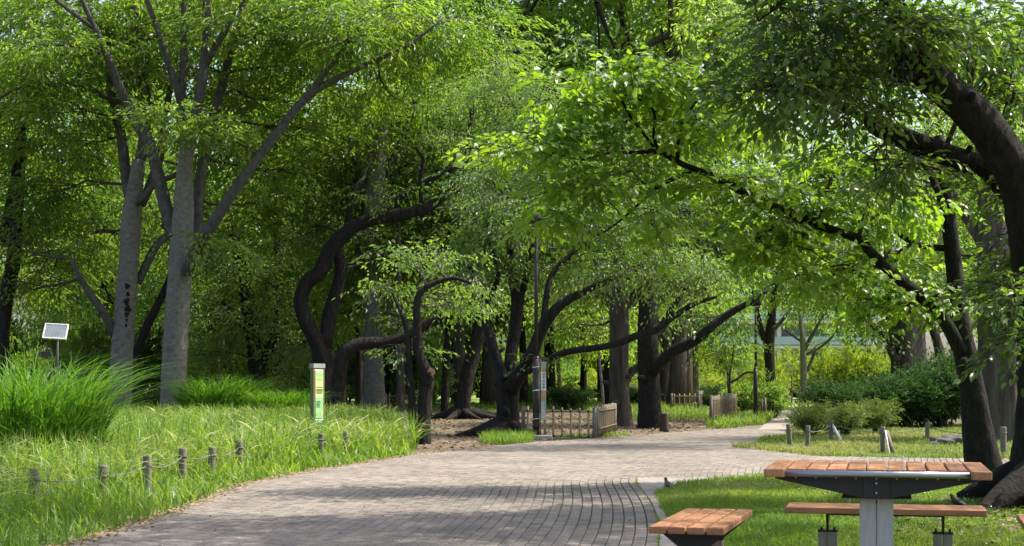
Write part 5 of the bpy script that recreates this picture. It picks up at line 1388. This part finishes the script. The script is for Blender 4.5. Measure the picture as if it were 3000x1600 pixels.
# ------------------------------------------------------------------ lamp posts
def lamp(px, base_py, cap_py, top_py, label, arm=None, rlow=.076):
    Y = F * EYE / (base_py - HY)
    x = (px - 1500) * Y / F
    o = thing('lamp_post', label, 'lamp post', (x, Y, 0))
    zc, zt = EYE + (HY - cap_py) * Y / F, EYE + (HY - top_py) * Y / F
    b1 = Buf(); tube(b1, [(0, 0, 0), (0, 0, zc * .5), (0, 0, zc)], [rlow] * 3, 18, 1); b1.obj('lower_pole', M['lamp_metal'], o, smooth=True)
    b2 = Buf(); tube(b2, [(0, 0, zc + .0), (0, 0, zc + .03), (0, 0, zc + .05)], [rlow * 1.02, rlow * .9, rlow * .6], 18, 2); b2.obj('collar', M['lamp_metal'], o, smooth=True)
    b3 = Buf(); tube(b3, [(0, 0, zc + .04), (0, 0, zt)], [rlow * .55, rlow * .5], 14, 1); b3.obj('upper_pole', M['lamp_metal'], o, smooth=True)
    b4 = Buf()
    tube(b4, [(0, 0, zt), (0, 0, zt + .05), (0, 0, zt + .10), (0, 0, zt + .30), (0, 0, zt + .34)], [.05, .17, .19, .22, .05], 18, 1); b4.obj('lamp_head', M['lamp_metal'], o, smooth=True)
    b6 = Buf(); tube(b6, [(0, 0, zt + .10), (0, 0, zt + .02)], [.14, .12], 16, 1); b6.obj('lamp_glass', M['print_white'], o, smooth=True)
    if arm:
        za = EYE + (HY - arm) * Y / F
        b5 = Buf(); tube(b5, [(-.10, 0, za), (.52, 0, za)], [.022, .022], 8, 1); b5.obj('cross_arm', M['lamp_metal'], o, smooth=True)
    b7 = Buf(); box(b7, -.05, .05, -rlow - .004, -rlow + .01, .25, .55); b7.obj('service_door', M['lamp_metal'], o)
    return x, Y


lx, ly = lamp(1571, 1284, 1051, 672, 'dark brown lamp post with a banner tied to it at the path edge', 727)
lamp(2214, 1229, 1080, 900, 'dark brown lamp post farther along the path before the bright bushes')
me = bevel_box('concrete_block', .44, .42, .085, .015, M['concrete'])
o = bpy.data.objects.new('concrete_block', me); o.location = (G(1587, 1287)[0], G(1587, 1287)[1] - .1, 0); o['label'], o['category'] = 'low concrete block at the foot of the lamp post with the banner', 'concrete block'; COL.objects.link(o)
# tall banner on a thin pole
ban = thing('banner', 'narrow vertical banner with green, orange and white bands tied beside the lamp post', 'banner', (lx + .105, ly - .12, 0))
zA, zB = EYE + (HY - 1060) * ly / F, EYE + (HY - 1230) * ly / F
b_ = Buf(); tube(b_, [(-.012, .0, .02), (-.012, 0, zA + .08)], [.011, .010], 8, 1); b_.obj('pole', M['bamboo'], ban, smooth=True)
b_ = Buf(); tube(b_, [(.10, 0, .02), (.10, 0, zB)], [.008, .008], 8, 1); b_.obj('pole', M['bamboo'], ban, smooth=True)
b_ = Buf(); tube(b_, [(-.012, 0, zA + .02), (.112, .0, zA + .045)], [.006, .006], 6, 1); b_.obj('top_rod', M['post_wood'], ban)


def cloth(z0, z1, mat, off=0.0, x0=0.0, x1=.105, name='cloth_band'):
    b1 = Buf()
    zs = np.linspace(z0, z1, max(2, int(abs(z1 - z0) / .05)))
    xs = np.linspace(x0, x1, 6)
    X_, Z_ = np.meshgrid(xs, zs)
    W = .012 * np.sin(9 * Z_ + 30 * X_) + .006 * np.sin(40 * X_)
    f_ = np.stack([X_, W - .006 - off, Z_], -1).reshape(-1, 3)
    b2 = f_ + np.array([0, .004, 0])
    nx, nz = len(xs), len(zs)
    i, j = np.meshgrid(np.arange(nz - 1), np.arange(nx - 1), indexing='ij')
    q = np.stack([i * nx + j, i * nx + j + 1, (i + 1) * nx + j + 1, (i + 1) * nx + j], -1).reshape(-1, 4)
    b1.add(np.vstack([f_, b2]), np.vstack([q, q[:, ::-1] + nx * nz]))
    b1.obj(name, mat, ban, smooth=True)


zpy = lambda py: EYE + (HY - py) * ly / F
for a, c, m_ in ((1060, 1073, 'cloth_grey'), (1073, 1081, 'print_green'), (1081, 1091, 'print_orange'), (1091, 1144, 'print_white'), (1144, 1168, 'print_orange'), (1168, 1175, 'print_green'), (1175, 1229, 'cloth_grey')):
    cloth(zpy(c), zpy(a), M[m_])
for i in range(5):                      # a column of brushed characters
    zc = zpy(1097 + i * 9.5)
    b1 = Buf()
    for (xa, xb, za, zb) in ((.028, .082, .018, .026), (.050, .058, -.026, .024), (.03, .08, -.006, .002), (.028, .036, -.026, -.006), (.072, .08, -.026, .012)):
        if random.random() < .85:
            box(b1, xa, xb, -.030, -.026, zc + za, zc + zb)
    b1.obj('lettering', M['print_ink'], ban)
for z_ in (zpy(1143), zpy(1226), zpy(1075)):
    b1 = Buf(); tube(b1, [(-.19, .03, z_ - .02), (-.16, .0, z_ - .01), (-.06, .012, z_), (0, 0, z_ + .01)], [.006] * 4, 6, 2); b1.obj('tie', M['white_paint'], ban)

# ------------------------------------------------------------------ olive notice board
YS = 29.6
sg = thing('notice_board', 'olive notice board on two posts with a bright green and yellow poster', 'sign', (*P(930, 1300, YS)[:2], 0), R(66))
sg.scale = (.92, .92, 1)
zt_, zb_ = EYE + (HY - 1067) * YS / F, EYE + (HY - 1241) * YS / F
b_ = Buf(); box(b_, -.215, -.17, -.04, .04, 0, zt_); b_.obj('post', M['sign_olive'], sg)
b_ = Buf(); box(b_, .17, .215, -.04, .04, 0, zt_); b_.obj('post', M['sign_olive'], sg)
b_ = Buf(); box(b_, -.168, .168, -.03, .03, zb_, zt_ - .075); b_.obj('board', M['sign_olive'], sg)
b_ = Buf(); box(b_, -.225, .225, -.05, .05, zt_ - .072, zt_ + .01); b_.obj('cap', M['sign_grey'], sg)
fy = -.031
zz = lambda f: zb_ + (zt_ - .09 - zb_) * f


def panel(x0, x1, f0, f1, mat, d, name='poster'):
    b1 = Buf(); box(b1, x0, x1, fy - d, fy - d + .0025, zz(f0), zz(f1)); return b1.obj(name, M[mat], sg)


panel(-.165, .165, 0.0, .055, 'print_dark', .003, 'green_strip')
ps = panel(-.165, .165, .06, .99, 'print_white', .003)
for x0, x1, f0, f1, m_ in ((-.15, .15, .10, .97, 'print_yellow'), (-.15, .15, .10, .48, 'print_green'), (-.13, .13, .86, .94, 'print_green'), (-.13, .11, .78, .83, 'print_green'), (.08, .15, .2, .42, 'print_yellow'), (-.16, -.14, .5, .97, 'print_orange'), (-.1, -.06, .15, .22, 'print_white'), (.02, .05, .12, .2, 'print_white'), (.1, .13, .12, .26, 'print_orange')):
    b1 = Buf(); box(b1, x0, x1, fy - .0075 - .0007 * len(m_) - .002 * (m_ != 'print_yellow'), fy - .0032, zz(f0), zz(f1)); b1.obj('poster_print', M[m_], sg)
for f in (.62, .60, .575, .55, .66, .40, .375, .35, .325, .30):
    b1 = Buf()
    x_ = -.125
    while x_ < (.12 if f > .5 else .02):
        w_ = random.uniform(.012, .035); box(b1, x_, x_ + w_, fy - .021, fy - .0185, zz(f), zz(f) + .012); x_ += w_ + .007
    b1.obj('lettering', M['print_ink'], sg)
b1 = Buf(); box(b1, -.06, .12, fy - .006, fy - .0032, zz(.022), zz(.034)); b1.obj('lettering', M['print_white'], sg)

# ------------------------------------------------------------------ solar panel on its pole
YP = 30.0
sx_, sy_ = P(166, 980, YP)[0], YP
so = thing('solar_panel', 'small white-framed solar panel on a brown pole above the reed grass', 'solar panel', (sx_, sy_, 0))
zt_, zb_ = EYE + (HY - 949) * YP / F, EYE + (HY - 993) * YP / F
b_ = Buf(); tube(b_, [(0, 0.05, 0), (0, 0.05, zb_ + .15)], [.026, .024], 12, 1); b_.obj('pole', M['lamp_metal'], so, smooth=True)
MX = Matrix.Translation((-.02, 0, (zt_ + zb_) / 2)) @ Matrix.Rotation(R(3), 4, 'Y') @ Matrix.Rotation(R(-28), 4, 'X')
hw, hh_ = .225, (zt_ - zb_) / 2 / math.cos(R(28))
b_ = Buf()
for a in ((-hw, hw, hh_ - .018, hh_), (-hw, hw, -hh_, -hh_ + .018), (-hw, -hw + .018, -hh_ + .0185, hh_ - .0185), (hw - .018, hw, -hh_ + .0185, hh_ - .0185)):
    box(b_, a[0], a[1], -.02, .02, a[2], a[3], MX)
b_.obj('frame', M['white_paint'], so)
b_ = Buf(); box(b_, -hw + .019, hw - .019, -.010, .012, -hh_ + .019, hh_ - .019, MX); b_.obj('backing', M['print_white'], so)
b_ = Buf()
for i in range(12):
    for j in range(6):
        cw, ch = (2 * hw - .05) / 12, (2 * hh_ - .05) / 6
        x0, z0 = -hw + .025 + i * cw, -hh_ + .025 + j * ch
        box(b_, x0 + .003, x0 + cw - .003, -.014, -.0105, z0 + .003, z0 + ch - .003, MX)
b_.obj('cell', M['solar_cell'], so, kind='stuff')
b_ = Buf(); box(b_, -.34, -.13, 0, .14, EYE + (HY - 1046) * YP / F, EYE + (HY - 1030) * YP / F); b_.obj('control_box', M['lamp_metal'], so)
b_ = Buf(); box(b_, -.128, -.02, .04, .06, EYE + (HY - 1042) * YP / F, EYE + (HY - 1038) * YP / F); b_.obj('bracket', M['lamp_metal'], so)
for x_, h_ in ((-.20, .09), (.17, .06)):
    b_ = Buf(); tube(b_, [(x_, 0, zt_ - .01), (x_, 0, zt_ + h_)], [.004, .003], 6, 1); b_.obj('bird_spike', M['lamp_metal'], so)


# ------------------------------------------------------------------ bamboo fences
def culm(b1, x, y, z0, z1, r_):
    zs = np.linspace(z0, z1, 5)
    pts, rr = [], []
    for z in zs:
        pts += [(x, y, z)]; rr += [r_ * (1.12 if abs(z - z0) > .01 and abs(z - z1) > .01 else 1)]
    tube(b1, pts, rr, 8, 1)


def open_fence(A, B, n_culm, h, label, end_posts=True, rails=(.86,), off=None):
    A, B = np.array(A[:2]), np.array(B[:2])
    o = thing('bamboo_fence', label, 'fence', (A[0], A[1], 0), math.atan2(B[1] - A[1], B[0] - A[0]))
    L = np.linalg.norm(B - A)
    for i in range(n_culm):
        x = L * (i + .6) / (n_culm + .2)
        b1 = Buf(); culm(b1, x, -.02, 0, h * random.uniform(.97, 1.03), .0215); c_ = b1.obj('bamboo_upright', M['bamboo_yellow'], o, smooth=True)
        for rz in rails:
            b2 = Buf(); box(b2, x - .02, x + .02, -.045, .03, h * rz - .022, h * rz + .022); b2.obj('tie', M['bamboo_tie'], c_)
    for rz in rails:
        b1 = Buf(); tube(b1, [(-.04, .015, h * rz), (L * .5, .015, h * rz + .004), (L + .04, .015, h * rz)], [.02] * 3, 8, 1); b1.obj('bamboo_rail', M['bamboo_yellow'], o, smooth=True)
    if end_posts:
        for x in (0, L):
            b1 = Buf(); tube(b1, [(x, 0, -.02), (x, 0, h * 1.0)], [.05, .046], 10, 2, .03, seed=3); b1.obj('end_post', M['post_wood'], o, smooth=True)
    return o


def close_fence(A, B, n_culm, h, label, r_=.02):
    A, B = np.array(A[:2]), np.array(B[:2])
    o = thing('bamboo_fence', label, 'fence', (A[0], A[1], 0), math.atan2(B[1] - A[1], B[0] - A[0]))
    L = np.linalg.norm(B - A)
    for i in range(n_culm):
        x = L * (i + .5) / n_culm
        b1 = Buf(); culm(b1, x, -.008 + random.uniform(-.006, .006), .01, h * random.uniform(.96, 1.05), min(r_, L / n_culm * .47)); b1.obj('bamboo_upright', M['bamboo'], o, smooth=True)
    for rz in (.86, .3):
        for s_ in (-1, 1):
            b1 = Buf(); tube(b1, [(-.03, -.008 + s_ * .042, h * rz), (L + .03, -.008 + s_ * .042, h * rz)], [.016] * 2, 8, 1); b1.obj('bamboo_rail', M['bamboo'], o, smooth=True)
    for x in (-.07, L + .07):
        b1 = Buf(); tube(b1, [(x, 0, -.02), (x, 0, h * 1.02)], [.05, .046], 10, 2, .03, seed=3); b1.obj('end_post', M['post_wood'], o, smooth=True)
    return o


open_fence(G(1533, 1280), G(1742, 1286), 8, .66, 'open low bamboo fence of spaced uprights right beside the lamp post with the banner', rails=(.88, .06))
close_fence(G(1750, 1284), G(1800, 1267), 26, .68, 'close-set bamboo fence section turning back from the open bamboo fence by the ridged trunk', .03)
A_, B_ = G(2084, 1246), G(2154, 1227)
close_fence(A_, B_, 26, .82, 'solid brown bamboo fence panel in sun left of the second lamp post', .06)
open_fence(G(1968, 1206), G(2046, 1208), 5, .75, 'small dark bamboo fence in the grass before the meadow', rails=(.85, .4))
close_fence(G(2048, 1208), G(2072, 1204), 12, .85, 'short close-set bamboo panel behind the small dark fence', .05)
open_fence(G(1130, 1222), G(1262, 1226), 6, .80, 'far bamboo rail fence behind the straight brown trunk', rails=(.9,))
for i, px in enumerate((2232, 2241)):
    b_ = Buf(); c = G(px, 1228); tube(b_, [c + [0, 0, -.03], c + [0, 0, .66 + .04 * i]], [.05, .046], 10, 2, .03, seed=i); o = b_.obj('stake_post', M['post_wood'], smooth=True)
    o['label'], o['category'], o['group'] = 'one of two dark stakes standing close together right of the second lamp post', 'stake', 'stakes by the second lamp post'

# small things
o = thing('plant_label', 'tiny white plant label on a stick at the top of the tall grass', 'plant label', (*P(1057, 1236, 31)[:2], 0))
b_ = Buf(); tube(b_, [(0, 0, 0), (0, 0, .42)], [.006, .005], 6, 1); b_.obj('stick', M['post_wood'], o)
b_ = Buf(); box(b_, -.025, .025, -.008, -.004, .40, .45); b_.obj('tag', M['white_paint'], o)
o = thing('white_board', 'small pale board standing far off in the sunny meadow between the trunks', 'board', (*P(1847, 1133, 100)[:2], 0))
for s_ in (-1, 1):
    b_ = Buf(); box(b_, s_ * .25 - .03, s_ * .25 + .03, -.03, .03, 0, .8); b_.obj('leg', M['post_wood'], o)
b_ = Buf(); box(b_, -.33, .33, -.06, -.032, .62, 1.1); b_.obj('face', M['white_paint'], o)
for i, (px, w_) in enumerate(((2320, 1), (2390, 1))):
    b_ = Buf(); c = P(px, 1165, 92); tube(b_, [(c[0], 92, 0), (c[0], 92, 1.6)], [.05, .045], 8, 1)
    tube(b_, [(c[0] - .5, 92, .75), (c[0] + .5, 92, .75)], [.035, .035], 6, 1); tube(b_, [(c[0] + .5, 92.05, 0), (c[0] + .5, 92.05, .95)], [.045, .04], 8, 1)
    o = b_.obj('tree_stake', M['post_wood']); o['label'], o['category'], o['group'] = 'wooden tree stakes with a crossbar in the far meadow near the slender pale tree', 'tree stake', 'stakes near the slender pale tree'
# sapling with a long curved branch by the solid bamboo fence
make_tree('sapling', 'thin sapling with one long branch reaching right above the solid bamboo fence', 50.0,
          [[(2136, 1222, 0, 6), (2137, 1160, 0, 6), (2135, 1118, 0, 5), (2139, 1085, 0, 3.5), (2147, 1045, 0, 2.5), (2150, 1000, 0, 1.5)], [(2138, 1122, 0, 3.5), (2160, 1110, -.1, 3.3), (2185, 1092, -.2, 3), (2212, 1091, -.3, 2)], [(2135, 1110, 0, 3), (2124, 1060, 0, 2.5), (2126, 1010, 0, 1.5)]],
          [(2140, 985, 0, 44, 26, .8, 16), (2110, 1030, 0, 30, 20, .6, 8), (2165, 1040, .3, 30, 16, .6, 7)], CHE, M['bark_brown'], M['leaf_broad'], 301, twigs=0, wob=.03)
for i, (px, l_) in enumerate(((1768, -10), (1790, 12))):
    make_tree('sapling', ('thin pale stem leaning left in front of the black trunk behind the bamboo fence', 'thin pale stem leaning right beside the brown ridged trunk')[i], 52.0,
              [[(px + 2, 1227, 0, 4.5), (px + l_ * .3, 1150, 0, 4.5), (px + l_, 1080, 0, 4), (px + l_ * 1.4, 1030, 0, 3), (px + l_ * 2.6, 960, 0, 2)]], [(px + l_ * 3, 930, .5, 70, 40, 1.3, 45), (px + l_ * 1.5, 1010, 1, 40, 20, .8, 14)], CHE, M['bark_pale'], M['leaf_broad'], 311 + i, twigs=0, wob=.03)


# ------------------------------------------------------------------ birds
def bird(loc, yaw, dark, label, up=0.0):
    o = thing('bird', label, 'bird', loc, yaw)
    o.scale = (.78, .78, .78)
    b1 = Buf()       # local +x is forward: tail, rump, back, breast, neck, head, brow
    tube(b1, [(-.145, 0, .035), (-.105, 0, .05), (-.06, 0, .068), (-.015, 0, .085), (.025, 0, .108), (.045, 0, .135), (.056, 0, .158), (.068, 0, .168), (.078, 0, .168)],
         [.012, .018, .034, .045, .040, .026, .022, .019, .010], 14, 3)
    b1.obj('body', M['feather_dark' if dark else 'feather'], o, smooth=True)
    for s_ in (-1, 1):
        b2 = Buf(); tube(b2, [(.02, s_ * .036, .108), (-.03, s_ * .042, .085), (-.08, s_ * .028, .06), (-.125, s_ * .010, .045)], [.010, .020, .013, .003], 8, 3); b2.obj('wing', M['feather_dark'], o, smooth=True)
        b3 = Buf(); tube(b3, [(-.005, s_ * .016, .05), (.004, s_ * .016, .025), (-.002, s_ * .016, .002)], [.005, .003, .003], 6, 1)
        for a in (-.5, 0, .5, 3.14):
            tube(b3, [(-.002, s_ * .016, .003), (-.002 + .022 * math.cos(a), s_ * .016 + .022 * math.sin(a), .002)], [.0025, .0015], 5, 1)
        b3.obj('leg', M['beak'], o, smooth=True)
        b4 = Buf(); tube(b4, [(.066, s_ * .0165, .173), (.066, s_ * .0195, .173)], [.004, .003], 8, 1); b4.obj('eye', M['black_metal'], o)
    b5 = Buf(); tube(b5, [(.076, 0, .166), (.092, 0, .163), (.108, 0, .159)], [.007, .0045, .001], 8, 1); b5.obj('beak', M['beak'], o, smooth=True)
    if not dark:
        b6 = Buf(); tube(b6, [(.050, 0, .150), (.060, 0, .171), (.072, 0, .1745), (.080, 0, .170)], [.0225, .0215, .016, .008], 12, 2); b6.obj('head_cap', M['feather_dark'], o, smooth=True)
    b7 = Buf(); prism(b7, [(-.10, -.014), (-.20, -.020), (-.20, .020), (-.10, .014)], 2, .034, .041); b7.obj('tail', M['feather_dark'], o)


c = G(1957, 1438); bird((c[0], c[1], .0), R(118), False, 'small grey-brown bird with a dark head standing on the lawn tip by the path')
bird((P(2803, 1300, 14.4)[0], 14.4, .035), R(172), True, 'dark bird on the lawn showing only head and back above the rear bench')
